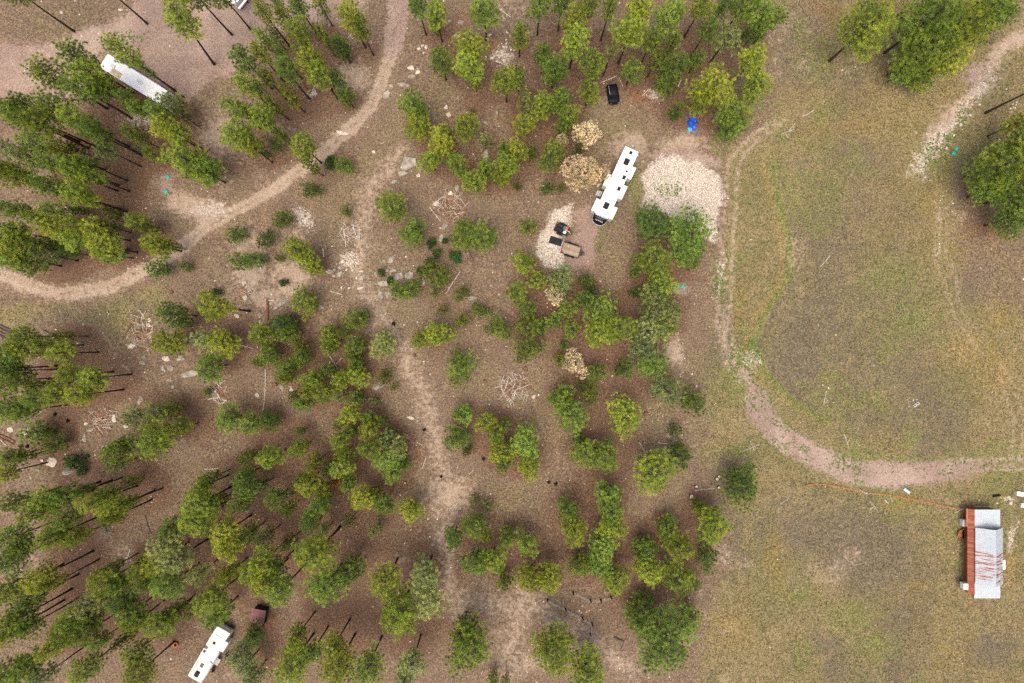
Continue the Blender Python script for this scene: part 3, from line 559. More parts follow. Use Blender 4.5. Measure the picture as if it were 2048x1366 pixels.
for off in (-11, 11):
    m_track = np.maximum(m_track, .68 * line_mask(ppx + w1 * 18 + off, ppy + w2 * 18, [(1560, 240), (1500, 285), (1468, 330), (1458, 420), (1452, 560), (1448, 650), (1462, 720), (1490, 760)], 7, 12))
    m_track = np.maximum(m_track, .56 * line_mask(ppx + w1 * 20 + off, ppy + w2 * 20, [(1880, 380), (1884, 520), (1930, 640), (2010, 760), (2040, 840), (2030, 920)], 6, 10))
    m_track = np.maximum(m_track, .46 * line_mask(ppx + w1 * 20 + off, ppy + w2 * 20, [(1560, 240), (1620, 215), (1720, 120), (1790, -40)], 6, 10))
    m_track = np.maximum(m_track, .44 * line_mask(ppx + w1 * 20 + off, ppy + w2 * 20, [(1505, 800), (1470, 880), (1560, 985), (1600, 1120), (1560, 1250), (1500, 1366)], 6, 12))
m_track = np.maximum(m_track, .42 * np.clip((fbm(gx, gy, .11, 133) - .60) * 6, 0, 1))
m_track = np.maximum(m_track, .8 * line_mask(qx, qy, [(2100, 30), (2010, 100), (1960, 165), (1900, 225), (1860, 280)], 17, 18))
m_pink = poly_mask(qx, qy, [(-200, 70), (60, 95), (170, 60), (250, 25), (320, -80), (740, -80), (738, 20), (690, 50), (600, 40), (530, 90), (470, 140), (400, 190), (350, 195), (300, 160), (210, 100), (170, 190), (90, 210), (-200, 210)], 24)
DRIVE = [(1512, 798), (1524, 828), (1562, 874), (1622, 915), (1702, 944), (1790, 953), (1880, 945)]
m_drive = line_mask(ppx + w1 * 18, ppy + w2 * 18, DRIVE + [(1960, 934), (2120, 922)], 24, 17) * np.where(ppx > 1880, np.clip(1 - (ppx - 1880) / 160, .45, 1), 1)
m_drive = np.maximum(m_drive, .85 * line_mask(ppx + w1 * 14, ppy + w2 * 14, [(1492, 752), (1506, 785), (1520, 826)], 11, 13))
m_drive = np.maximum(m_drive, .56 * line_mask(ppx + w1 * 18, ppy + w2 * 18, [(1450, 620), (1452, 690), (1480, 745), (1500, 775)], 16, 16))
m_pink = np.maximum(m_pink, m_drive)
m_pink = np.maximum(m_pink, line_mask(ppx + w1 * 10, ppy + w2 * 10, [(800, -60), (797, 20), (785, 90)], 20, 12))
m_pink = np.maximum(m_pink, .8 * poly_mask(ppx + w1 * 16, ppy + w2 * 16, [(1148, 420), (1200, 395), (1206, 440), (1195, 470), (1185, 540), (1125, 540), (1128, 500), (1150, 460)], 14))
m_pink = np.maximum(m_pink, .75 * poly_mask(qx, qy, [(1280, 300), (1360, 290), (1450, 320), (1440, 345), (1320, 330)], 16))
m_pink = np.maximum(m_pink, .7 * spots(ppx, ppy, [(330, 370, 20, 24), (1362, 578, 22, 14), (1955, 150, 34, 30)]))
PADS = {'gravel_pad': [(1280, 352), (1300, 328), (1325, 312), (1350, 308), (1368, 322), (1400, 324), (1412, 340), (1441, 352), (1444, 400), (1434, 425), (1432, 460), (1434, 488), (1408, 480), (1360, 440), (1300, 418), (1282, 412), (1290, 385)],
        'gravel_pad_b': [(1104, 424), (1145, 408), (1146, 440), (1124, 470), (1130, 505), (1124, 538), (1086, 530), (1070, 500), (1080, 470), (1098, 450)],
        'gravel_pad_c': [(1432, 522), (1452, 520), (1456, 560), (1450, 602), (1424, 600), (1428, 560)],
        'gravel_pad_d': [(2004, 118), (2006, 150), (1990, 180), (1950, 215), (1915, 262), (1880, 320), (1850, 360), (1806, 352), (1816, 312), (1858, 262), (1905, 215), (1950, 160)]}
pad_m = {k: poly_mask(ppx + w1 * 18, ppy + w2 * 18, v, 12 if k in ('gravel_pad', 'gravel_pad_b') else 22) * (1 if k in ('gravel_pad', 'gravel_pad_b') else .60) for k, v in PADS.items()}
m_white = np.max(np.stack(list(pad_m.values())), 0)
m_white = np.maximum(m_white, .62 * line_mask(ppx + w1 * 12, ppy + w2 * 12, [(1882, 390), (1880, 430), (1878, 520)], 4, 9))
m_white = np.maximum(m_white, .58 * spots(qx, qy, [(1005, 105, 30, 26), (600, 432, 22, 26), (1500, 715, 22, 26), (2020, 1070, 10, 40), (2018, 1010, 20, 10), (420, 420, 50, 26), (1310, 190, 26, 14), (280, 235, 40, 20), (700, 516, 24, 24)]))
# reddish needle litter lies under the pines
m_litter = np.zeros(gx.shape)
tree_world = []
for (x, y, r, h, k) in TREES:
    zc = h * (.70 if r >= 44 else .79 if h >= 12 else .68 if h >= 8 else .58 if h >= 4.5 else .55)
    p = PX(x, y, zc)
    tree_world.append((p.x, p.y, r * S * (H - zc) / H, zc))
    rr = max(2.0, r * S * 2.0)
    i0, i1 = np.searchsorted(xs, [p.x - rr * 1.6, p.x + rr * 1.6]); j0, j1 = np.searchsorted(ys, [p.y - rr * 1.6, p.y + rr * 1.6])
    if i1 <= i0 or j1 <= j0: continue
    d = np.hypot(gx[j0:j1, i0:i1] - p.x, gy[j0:j1, i0:i1] - p.y) / rr
    amt = {'o': .15, 'd': .55}.get(k, .62) * (1 if h > 5 else .6)
    m_litter[j0:j1, i0:i1] += amt * np.clip(1.2 - d * .85, 0, 1)
m_litter = np.clip(m_litter * .62 + (big - .5) * .8, 0, 1) * (1 - .6 * np.clip(m_grass * 1.3, 0, 1)) * (1 - np.clip(m_track + m_pink, 0, 1) * .75)
m_orange = spots(qx, qy, [(x, y, rx * .8, ry * .8) for x, y, rx, ry, *_ in PILES] + [(1275, 195, 34, 22), (1800, 140, 34, 26), (985, 88, 16, 18), (920, 38, 24, 14), (545, 1250, 26, 22), (832, 900, 14, 26), (1340, 520, 18, 26), (180, 290, 30, 16), (1660, 20, 50, 18), (1990, 470, 40, 20)]) * .62
m_orange = np.maximum(m_orange, np.clip(m_litter - .75, 0, 1) * .9)
m_green = .92 * line_mask(ppx + w1 * 22, ppy + w2 * 22, [(1545, 330), (1548, 390), (1578, 480), (1578, 560), (1524, 640), (1506, 690), (1535, 750), (1590, 800), (1660, 840)], 8, 9)
m_green = np.maximum(m_green, .75 * line_mask(qx, qy, [(1655, 690), (1660, 780), (1690, 850), (1715, 905), (1780, 920)], 8, 14))
m_green = np.maximum(m_green, .62 * spots(qx, qy, [(1790, 560, 80, 60), (1830, 640, 70, 60), (1600, 1195, 50, 26), (1690, 1230, 60, 40), (1750, 1290, 70, 40), (1470, 760, 40, 60), (1560, 340, 20, 60), (1270, 380, 24, 60), (1640, 215, 40, 20), (1470, 900, 60, 20), (1480, 700, 30, 40), (1700, 905, 30, 12), (1650, 380, 60, 60)]))
m_dark = .95 * poly_mask(qx, qy, [(1580, 320), (1690, 350), (1740, 450), (1730, 560), (1690, 640), (1640, 800), (1560, 780), (1530, 680), (1590, 580), (1590, 460)], 40)
m_dark = np.maximum(m_dark, poly_mask(qx, qy, [(1500, 960), (1640, 985), (1790, 1010), (1850, 1060), (1830, 1180), (1780, 1220), (1680, 1180), (1590, 1120), (1520, 1060)], 50) * .8)
m_dark = np.maximum(m_dark, .85 * spots(qx, qy, [(1900, 860, 40, 60), (1790, 860, 14, 34), (1700, 780, 50, 60), (1600, 120, 40, 120), (1700, 200, 60, 60), (1950, 560, 60, 40), (1980, 1290, 70, 40), (1660, 1290, 40, 40), (1740, 350, 60, 70), (1470, 1080, 30, 60)]))
m_dark = np.maximum(m_dark, .95 * np.maximum(line_mask(ppx + w1 * 14, ppy + w2 * 14, [(1815, 810), (1800, 850), (1780, 888)], 5, 7), poly_mask(ppx + w1 * 14, ppy + w2 * 14, [(1848, 790), (1885, 800), (1900, 850), (1935, 890), (1920, 905), (1895, 880), (1860, 820)], 8)))
m_dark = np.maximum(m_dark, .95 * line_mask(ppx + w1 * 20 - 17, ppy + w2 * 20, [(1545, 330), (1548, 390), (1578, 480), (1578, 560), (1524, 640), (1506, 690), (1535, 750), (1590, 800), (1660, 840)], 8, 9))
m_yellow = .8 * spots(qx, qy, [(1850, 400, 40, 60), (1990, 740, 60, 80), (1560, 470, 16, 40), (1800, 1000, 60, 24), (2020, 1130, 24, 60), (1560, 1120, 26, 90), (1940, 700, 60, 60), (1830, 1170, 40, 26), (1900, 1300, 50, 20), (1470, 1250, 60, 60), (1720, 240, 80, 40), (2000, 620, 40, 60), (1480, 620, 20, 60)])
m_yellow = np.maximum(m_yellow, np.clip((fbm(gx, gy, .06, 77) - .52) * 5, 0, .55))
m_yellow = np.maximum(m_yellow, .85 * line_mask(ppx + w1 * 20 + 16, ppy + w2 * 20, [(1545, 330), (1548, 390), (1578, 480), (1578, 560), (1524, 640), (1506, 690), (1535, 750), (1590, 800), (1660, 840)], 10, 10))
m_dark = np.maximum(m_dark, .62 * poly_mask(qx, qy, [(1590, 330), (1760, 260), (1850, 420), (1880, 620), (1870, 890), (1700, 890), (1560, 780), (1530, 690), (1596, 560)], 50))
m_dark = np.maximum(m_dark * (.55 + .9 * fbm(gx, gy, .12, 201)), np.clip((fbm(gx, gy, .09, 171) - .56) * 5, 0, .7))
m_green = np.maximum(m_green, np.clip((fbm(gx, gy, .10, 271) - .58) * 5, 0, .55) * (ppx > 1420))

gzz = gz(gx, gy) - .05 * np.clip(m_track, 0, 1)
V = np.stack([gx, gy, gzz], -1).reshape(-1, 3)
idx = np.arange(nx * ny).reshape(ny, nx)
Q = np.stack([idx[:-1, :-1], idx[:-1, 1:], idx[1:, 1:], idx[1:, :-1]], -1).reshape(-1, 4)
one = np.ones(gx.size)
ca = np.stack([m_grass.ravel(), m_track.ravel(), m_pink.ravel(), one], -1)
cb = np.stack([m_white.ravel(), m_litter.ravel(), m_orange.ravel(), one], -1)
cc = np.stack([m_green.ravel(), m_dark.ravel(), m_yellow.ravel(), one], -1)
def facev(m): return m[:-1, :-1].reshape(-1)
cls = np.zeros(len(Q), int)                                  # 0 forest floor, then the named covers
cls[facev(m_grass * (ppx > 1380)) > .5] = 1
cls[facev(m_track * (ppx < 1000) * (ppy < 620)) > .65] = 2
cls[facev(m_pink * (ppx < 740)) > .5] = 3
cls[facev(m_drive) > .5] = 4
for k, nm in enumerate(PADS): cls[facev(pad_m[nm]) > .42] = 5 + k
names = ['ground', 'meadow', 'dirt_track', 'gravel_yard', 'gravel_drive', 'gravel_pad', 'gravel_pad', 'gravel_pad', 'gravel_pad']
def sub(q, name, extra=None):
    u, inv = np.unique(q, return_inverse=True)
    v, f, a, b, c = V[u], inv.reshape(-1, 4), ca[u], cb[u], cc[u]
    if extra is not None:
        n0 = len(v); ev, ef = extra
        v = np.vstack([v, ev]); f = np.vstack([f, ef + n0]); z = np.zeros((len(ev), 4))
        a, b, c = np.vstack([a, z]), np.vstack([b, z + [0, .4, 0, 0]]), np.vstack([c, z])
    me = np_mesh(name, v, f, M_GROUND, {'cover_a': ('FLOAT_COLOR', a), 'cover_b': ('FLOAT_COLOR', b), 'cover_c': ('FLOAT_COLOR', c)}, True)
    return tag(link(name, me), kind='structure')
E = 900.0
ring = (np.array([(-E, -E, -.25), (E, -E, -.25), (E, E, -.25), (-E, E, -.25), (GX0 + .05, GY0 + .05, -.25), (GX1 - .05, GY0 + .05, -.25), (GX1 - .05, GY1 - .05, -.25), (GX0 + .05, GY1 - .05, -.25)], float),
        np.array([(0, 1, 5, 4), (1, 2, 6, 5), (2, 3, 7, 6), (3, 0, 4, 7)]))
for k, nm in enumerate(names):
    if (cls == k).any(): sub(Q[cls == k], nm, ring if k == 0 else None)

rng = np.random.default_rng(3)
def sample(mask, n):
    """n random points where the mask is high"""
    p = np.clip(mask, 0, None).ravel(); p = p / p.sum()
    i = rng.choice(p.size, n, p=p)
    x = gx.ravel()[i] + rng.uniform(-.5, .5, n) * CELL; y = gy.ravel()[i] + rng.uniform(-.5, .5, n) * CELL
    return x, y, gz(x, y)
def blades(x, y, z, per, lmin, lmax, w, tint, spread=1.0):
    n = len(x) * per
    bx, by, bz = (np.repeat(a, per) for a in (x, y, z))
    az = rng.uniform(0, 2 * np.pi, n); L = rng.uniform(lmin, lmax, n); el = rng.uniform(.25, 1.25, n) / spread
    dx, dy, dz = np.cos(az) * np.cos(el), np.sin(az) * np.cos(el), np.sin(el)
    wx, wy = -np.sin(az) * w, np.cos(az) * w
    b = np.stack([bx, by, bz - .02], -1) + rng.uniform(-.05, .05, (n, 3)) * [1, 1, 0]
    P = np.empty((n, 3, 3)); P[:, 0] = b + np.stack([wx, wy, 0 * wx], -1); P[:, 1] = b - np.stack([wx, wy, 0 * wx], -1); P[:, 2] = b + np.stack([dx, dy, dz], -1) * L[:, None]
    tt = np.repeat(np.repeat(tint, per), 3)
    return P.reshape(-1, 3), np.arange(n * 3).reshape(-1, 3), tt
inview = (np.abs(ppx - CX) < 1060) & (np.abs(ppy - CY) < 720)
clear = (1 - np.clip(np.maximum(np.maximum(m_track, m_pink), m_white) * 1.5, 0, 1)) * inview
x, y, z = sample(np.clip(m_grass, 0, 1) * clear * (.35 + fbm(gx, gy, .3, 9)), 60000)
v, f, t_ = blades(x, y, z, 4, .14, .42, .035, rng.uniform(0, 1, len(x)))
tag(link('meadow_grass', np_mesh('meadow_grass', v, f, M_GRASS, {'tint': ('FLOAT', t_)})), 'short dry straw-coloured grass covering the meadow', 'grass', kind='stuff')
x, y, z = sample((.35 + .65 * (1 - np.clip(m_grass + m_litter, 0, 1))) * clear * np.clip(fbm(gx, gy, .25, 21) - .3, 0, 1), 20000)
v, f, t_ = blades(x, y, z, 3, .10, .32, .03, rng.uniform(0, .9, len(x)))
tag(link('forest_grass', np_mesh('forest_grass', v, f, M_GRASS, {'tint': ('FLOAT', t_)})), 'sparse dry grass and twigs on the forest floor', 'grass', kind='stuff')

OCT = np.array([(1, 0, 0), (0, 1, 0), (-1, 0, 0), (0, -1, 0), (.3, .2, .7), (0, 0, -.4)], float)
OCF = np.array([(0, 1, 4), (1, 2, 4), (2, 3, 4), (3, 0, 4)])
def chips(x, y, z, smin, smax, flat=.6, p=2.0):
    n = len(x); s = smin + (smax - smin) * rng.uniform(0, 1, n) ** p; a = rng.uniform(0, 6.28, n)
    asp = rng.uniform(.5, 1, n)
    q = OCT[None, :5] * (1 + rng.uniform(-.3, .3, (n, 5, 3)))
    lx, ly = q[..., 0] * s[:, None], q[..., 1] * (s * asp)[:, None]
    X = lx * np.cos(a)[:, None] - ly * np.sin(a)[:, None] + x[:, None]; Y = lx * np.sin(a)[:, None] + ly * np.cos(a)[:, None] + y[:, None]
    Z = q[..., 2] * s[:, None] * flat + z[:, None] - .01
    F = (OCF[None] + (np.arange(n) * 5)[:, None, None]).reshape(-1, 3)
    return np.stack([X, Y, Z], -1).reshape(-1, 3), F, np.repeat(rng.uniform(0, 1, n), 5)
x, y, z = sample(inview * (.25 + np.clip(fbm(gx, gy, .12, 31) - .35, 0, 1) * 2.5) * (1 - .72 * np.clip(m_grass, 0, 1) * (ppx > 1400)), 7000)
v, f, t_ = chips(x, y, z, .03, .19, p=3.6)
tag(link('scattered_stones', np_mesh('scattered_stones', v, f, M_CHIP, {'tint': ('FLOAT', t_)})), 'small pale stones and wood chips strewn over the ground', 'stones', kind='stuff')
x, y, z = sample(np.clip(m_white, 0, 1) ** 3 * inview, 11000)
v, f, t_ = chips(x, y, z, .03, .13, p=2.4)
tag(link('crushed_stone', np_mesh('crushed_stone', v, f, M_WCHIP, {'tint': ('FLOAT', t_)})), 'loose whitish crushed stone on the gravel pads', 'gravel', kind='stuff')
x, y, z = sample(m_orange ** 1.5 * inview, 4200)
v, f, t_ = chips(x, y, z, .04, .15, .35)
tag(link('orange_litter', np_mesh('orange_litter', v, f, M_LEAF, {'tint': ('FLOAT', t_)})), 'orange fallen needle clumps littering the ground', 'litter', kind='stuff')
weedm = np.clip(m_drive, 0, 1) * np.clip(fbm(gx, gy, .35, 61) - .45, 0, 1) * 3 * np.where(ppx < 1760, 1, .5) + .8 * spots(ppx, ppy, [(1205, 470, 8, 30), (1215, 440, 20, 10), (1195, 490, 8, 20), (1505, 700, 26, 26), (1870, 320, 36, 36), (1900, 275, 26, 12), (1925, 235, 12, 26), (1440, 570, 16, 36), (250, 75, 40, 14), (1340, 380, 30, 16)]) ** 2 + .12 * m_green ** 2 + .35 * line_mask(ppx + w1 * 22, ppy + w2 * 22, [(1545, 330), (1548, 390), (1578, 480), (1578, 560), (1524, 640), (1506, 690), (1535, 750), (1590, 800), (1660, 840)], 5, 5) + .3 * line_mask(ppx, ppy, [(1488, 720), (1506, 760), (1530, 800)], 22, 14) * (fbm(gx, gy, .5, 15) > .52)
x, y, z = sample(weedm * inview, 2600)
v, f, t_ = blades(x, y, z, 11, .10, .28, .05, rng.uniform(0, 1, len(x)), 1.6)
tag(link('green_weeds', np_mesh('green_weeds', v, f, M_WEED, {'tint': ('FLOAT', t_)})), 'small green weeds dotted over the drive and pads', 'weeds', kind='stuff')

# ------------------------------------------------------------------ trees
def tufts_mesh(name, C, D, tint, mat, K, L, w, rr, cone=1.0):
    n = len(C)
    d = rr.normal(size=(n, K, 3)); d /= np.linalg.norm(d, axis=-1, keepdims=True)
    d = d * cone + D[:, None, :] * .75; d /= np.linalg.norm(d, axis=-1, keepdims=True)
    ln = L * rr.uniform(.7, 1.2, (n, K, 1))
    s = np.cross(d, rr.normal(size=(n, K, 3))); s /= np.linalg.norm(s, axis=-1, keepdims=True) + 1e-9
    base = C[:, None, :] + d * (L * .12)
    P = np.empty((n, K, 3, 3)); P[:, :, 0] = base + s * w; P[:, :, 1] = base - s * w; P[:, :, 2] = C[:, None, :] + d * ln
    tt = np.clip(np.repeat(tint, K * 3) + np.repeat(rr.uniform(-.12, .12, n * K), 3), 0, 1)
    return np_mesh(name, P.reshape(-1, 3), np.arange(n * K * 3).reshape(-1, 3), mat, {'tint': ('FLOAT', tt)})

def crown_variant(seed, Rn, CL, kind):
    """needle crown of nominal radius Rn and length CL, its foot at z = 0; returns (crown mesh, limbs mesh)"""
    rr = np.random.default_rng(seed)
    dens = {'full': 1.0, 'thin': .70, 'dead': 1.15, 'low': 1.0}[kind]
    nb = int((CL * 5.6 + 14) * (1 if kind != 'thin' else .85) * (.78 + .13 * Rn))
    ph = rr.uniform(0, 6.28, 4); a1, a2 = rr.uniform(.10, .26), rr.uniform(.06, .18)
    C, D, tint = [], [], []
    mb = MB()
    az0 = rr.uniform(0, 6.28)
    for i in range(nb):
        t = ((i + rr.uniform(0, 1)) / nb) ** (.85 if kind != 'low' else 1)
        if kind == 'low': p = math.sqrt(max(.05, 1 - (t * .97) ** 2)) * (.8 + .2 * min(1, t / .15))
        else: p = (.62 + .38 * t / .32) if t < .32 else math.sqrt(max(.02, 1 - ((t - .32) / .70) ** 2))
        az = az0 + i * 2.39996 + rr.uniform(-.4, .4)
        mod = 1 + a1 * math.sin(2 * az + ph[0] + t * 2) + a2 * math.sin(3 * az + ph[1] - t * 3)
        ln = Rn * p * mod * rr.uniform(.66, 1.04)
        z0 = CL * (t * .93); rise = ln * rr.uniform(.02, .32) * (1 if kind != 'low' else .6) + .08 * CL * (t ** 2)
        dirv = np.array([math.cos(az), math.sin(az), 0.0]); lat = np.array([-math.sin(az), math.cos(az), 0.0])
        end = dirv * ln + np.array([0, 0, min(z0 + rise, CL)])
        mb.tube([(0, 0, max(0, z0 - .1 * ln)), tuple(dirv * ln * .55 + np.array([0, 0, z0 + rise * .35])), tuple(end)], [.022 + ln * .012, .02 + ln * .006, .012], 4)
        m = max(3, int((3.4 + ln * 6.0) * dens))
        bt = rr.uniform(.12, .88)
        fr = 1 - rr.uniform(0, 1, m) ** 1.35 * .72
        fr[0] = 1.02
        sp = (.16 + .20 * ln) * (1.15 - fr * .35)
        off = rr.normal(size=m) * sp * .62
        cz = (z0 + rise * fr ** 1.4) + rr.normal(size=m) * .16 + np.abs(off) * -.06
        C.append(dirv[None] * (ln * fr)[:, None] + lat[None] * off[:, None] + np.stack([0 * cz, 0 * cz, cz], -1))
        dd = dirv[None] * .55 + lat[None] * (off / (sp + .05))[:, None] * .35 + np.array([0, 0, .75]); dd /= np.linalg.norm(dd, axis=1, keepdims=True)
        D.append(dd); tint.append(np.clip(bt + rr.normal(size=m) * .20, 0, 1))
    k = max(3, int(6 * dens * max(.5, Rn / 2)))
    C.append(np.stack([rr.normal(size=k) * .12 * Rn, rr.normal(size=k) * .12 * Rn, CL * (1 - rr.uniform(0, .08, k))], -1)); D.append(np.tile([0, 0, 1.0], (k, 1))); tint.append(rr.uniform(.3, 1, k))
    C, D, tint = np.vstack(C), np.vstack(D), np.concatenate(tint)
    gap = {'low': .20, 'dead': .32}.get(kind, .50 if Rn > 1.3 else .34)
    keep = []
    for i in np.argsort(-C[:, 2]):          # pompoms keep their distance from one another
        if not keep or np.min(np.sum((C[keep] - C[i]) ** 2, 1)) > gap * gap: keep.append(i)
    C, D, tint = C[keep], D[keep], tint[keep]
    if kind == 'low': K, L, w, cone = 13, .24, .055, .95
    elif kind == 'dead': K, L, w, cone = 20, .33, .034, 1.0
    elif Rn > 1.3: K, L, w, cone = 44, .41, .029, .95
    else: K, L, w, cone = 32, .30, .027, .95
    cm = tufts_mesh('crown', C, D, tint, M_OAK if kind in ('low', 'dead') else M_NEEDLE, K, L, w, rr, cone)
    return cm, mb.mesh('limbs', M_LIMB)

CLASSES = {'A': (1.15, 2.2), 'B': (1.6, 4.0), 'C': (2.0, 6.2), 'D': (2.5, 7.6), 'E': (3.2, 7.0), 'F': (4.4, 8.5), 'G': (2.4, 4.2)}
VAR = {}
def variants(cl, kind):
    key = (cl, kind)
    if key not in VAR:
        n = 8 if kind == 'full' and cl != 'F' else 4 if kind != 'dead' else 2
        Rn, CL = CLASSES[cl]
        VAR[key] = [crown_variant(hash((ord(cl), len(kind), i)) % 99991, Rn, CL, kind) for i in range(n)]
    return VAR[key]
def trunk_variant(seed):
    rr = random.Random(seed)
    mb = MB(); pts, rs = [], []
    bx, by = rr.uniform(-.012, .012), rr.uniform(-.012, .012)
    for k in range(8):
        t = k / 7
        pts.append((bx * math.sin(t * 5), by * math.sin(t * 4 + 1), -.02 + t * .99)); rs.append((.5 * (1 - t * .80)) * (1.28 if k == 0 else 1))
    # unit height; radius in x and y is in units of the trunk diameter (scaled per tree)
    vs = []; n = 8
    for p, r in zip(pts, rs):
        for i in range(n):
            a = 2 * math.pi * i / n; q = r * (1 + .08 * math.sin(3 * a + seed))
            vs.append((p[0] * 20 + q * math.cos(a), p[1] * 20 + q * math.sin(a), p[2]))
    fs = [(k * n + i, k * n + (i + 1) % n, k * n + n + (i + 1) % n, k * n + n + i) for k in range(7) for i in range(n)]
    fs.append(tuple(range(7 * n, 8 * n)))
    mb.add(vs, fs)
    return mb.mesh('trunk', M_BARK, True)
TRUNKS = [trunk_variant(i) for i in range(6)]

TCOL = {'y': (.292, .352, .038), 'g': (.222, .312, .044), 'd': (.160, .245, .040), 'l': (.290, .345, .105), 't': (.72, .575, .33), 'r': (.36, .16, .06), 'o': (.050, .140, .026)}
CW = {'y': 'yellow-green', 'g': 'mid-green', 'd': 'dark green', 'l': 'thin pale green', 't': 'tan dead', 'r': 'rust-brown dead'}
def sizew(r): return 'tiny' if r < 11 else 'small' if r < 18 else 'middling' if r < 26 else 'broad' if r < 36 else 'huge'
items = []
for (x, y, r, h, k) in TREES:
    items.append((x, y, ('tiny' if r < 10 else 'low') + ' glossy dark oak shrub' if k == 'o' else '%s %s %s' % (sizew(r), CW[k], 'young pine' if h < 6.6 and k not in 'tr' else 'pine')))
labels = place_labels(items)
big_pines = sorted((i for i, q in enumerate(TREES) if q[3] >= 6.6 and q[4] not in 'tro'), key=lambda i: -TREES[i][2] * (1 if -10 < TREES[i][0] < 2058 and -10 < TREES[i][1] < 1376 else .5))
MASS = set(big_pines[300:])
mass_parts = []
trr = random.Random(41)
cnt = 0
for (x, y, r, h, k), (wx, wy, rm, zc), lab in zip(TREES, tree_world, labels):
    kind = {'t': 'dead', 'r': 'dead', 'o': 'low', 'l': 'thin'}.get(k, 'full')
    clen = h * (.60 if r >= 44 else .43 if h >= 12 else .66 if h >= 8 else .84 if h >= 4.5 else .92)
    if k == 'o': cl = 'A'
    elif h < 4.5: cl = 'A' if rm < 1.45 else 'G'
    elif rm < 1.35: cl = 'B' if h < 12 else 'C'
    elif rm < 1.9: cl = 'B' if h < 7 else 'C'
    elif rm < 2.75: cl = 'G' if h < 6.5 else 'D'
    elif rm < 3.7: cl = 'E'
    else: cl = 'F'
    if h < 6.5 and rm >= 2.75: cl = 'G' if rm < 3 else 'E'
    cm, lm = trr.choice(variants(cl, kind))
    Rn, CL = CLASSES[cl]
    sx = rm / Rn * trr.uniform(.95, 1.08); sy = rm / Rn * trr.uniform(.95, 1.08); sz = clen / CL
    z0 = gzf(wx, wy)
    nm = {'o': 'oak_shrub', 't': 'dead_pine', 'r': 'dead_pine'}.get(k, 'young_pine' if h < 6.6 else 'pine_tree')
    base = TCOL[k]; j = trr.uniform(.80, 1.22); hshift = trr.uniform(-.10, .10)
    col = (base[0] * j * (1 + hshift), base[1] * j, base[2] * j * (1 - hshift), 1)
    dia = max(.10, min(.62, h * .018 + rm * .035))
    if cnt in MASS:
        mass_parts.append((cm, lm, (wx, wy, z0), trr.uniform(0, 6.283), (sx, sy, sz), h, clen, dia, col)); cnt += 1
        continue
    root = empty(nm, (wx, wy, z0), trr.uniform(0, 6.283))
    if (x, y) in BASES:
        bx, by = BASES[(x, y)]; b = PX(bx, by); c = PX(x, y, zc)
        root.location = (b.x, b.y, gzf(b.x, b.y)); d = Vector((c.x - b.x, c.y - b.y, zc))
        root.rotation_euler = d.to_track_quat('Z', 'Y').to_euler()
    tag(root, lab, 'shrub' if k == 'o' else 'tree', {'oak_shrub': 'low oak shrubs among the rocks', 'dead_pine': 'dead pines with dry foliage', 'young_pine': 'young pines growing in the clearings', 'pine_tree': 'pine trees of the wood'}[nm])
    c = link('crown', cm, root, (0, 0, h - clen), None, (sx, sy, sz)); c.color = col
    link('limbs', lm, root, (0, 0, h - clen), None, (sx, sy, sz))
    link('trunk', trr.choice(TRUNKS), root, (0, 0, -.15), None, (dia, dia, h * (.97 if k != 'o' else .6)))
    cnt += 1
# the smallest crowded pines: one mass
def arrays(me, att=None):
    v = np.empty(len(me.vertices) * 3, np.float32); me.vertices.foreach_get('co', v)
    me.calc_loop_triangles(); f = np.empty(len(me.loop_triangles) * 3, np.int32); me.loop_triangles.foreach_get('vertices', f)
    t = None
    if att: t = np.empty(len(me.vertices), np.float32); me.attributes[att].data.foreach_get('value', t)
    return v.reshape(-1, 3), f.reshape(-1, 3), t
LV, LF, LT, LC, n0 = [], [], [], [], 0
WV, WF, n1 = [], [], 0
for cm, lm, loc, rz, sc, h, clen, dia, col in mass_parts:
    c_, s_ = math.cos(rz), math.sin(rz); rot = np.array([[c_, s_, 0], [-s_, c_, 0], [0, 0, 1]])
    v, f, t_ = arrays(cm, 'tint'); v = (v * np.array(sc)) @ rot + np.array(loc) + [0, 0, h - clen]
    LV.append(v); LF.append(f + n0); LT.append(t_); LC.append(np.tile(col, (len(v), 1))); n0 += len(v)
    for me_, sc_, dz in ((lm, sc, h - clen), (TRUNKS[0], (dia, dia, h * .97), -.15)):
        v, f, _ = arrays(me_); v = (v * np.array(sc_)) @ rot + np.array(loc) + [0, 0, dz]; WV.append(v); WF.append(f + n1); n1 += len(v)
M_MASS = foliage_material('crowded_pine_needles')
nt_ = M_MASS.node_tree
oi = [n for n in nt_.nodes if n.type == 'OBJECT_INFO'][0]; hsn = [n for n in nt_.nodes if n.type == 'HUE_SAT'][0]
an = nt_.nodes.new('ShaderNodeAttribute'); an.attribute_name = 'tree_colour'; nt_.links.new(an.outputs['Color'], hsn.inputs['Color'])
thicket = tag(empty('pine_thicket', (0, 0, 0)), 'smallest slender pines crowded between the larger pines of the wood', 'trees', kind='stuff')
tag(link('foliage', np_mesh('foliage', np.vstack(LV), np.vstack(LF), M_MASS, {'tint': ('FLOAT', np.concatenate(LT)), 'tree_colour': ('FLOAT_COLOR', np.vstack(LC))}), thicket), kind='stuff')
tag(link('stems', np_mesh('stems', np.vstack(WV), np.vstack(WF), M_BARK), thicket), kind='stuff')

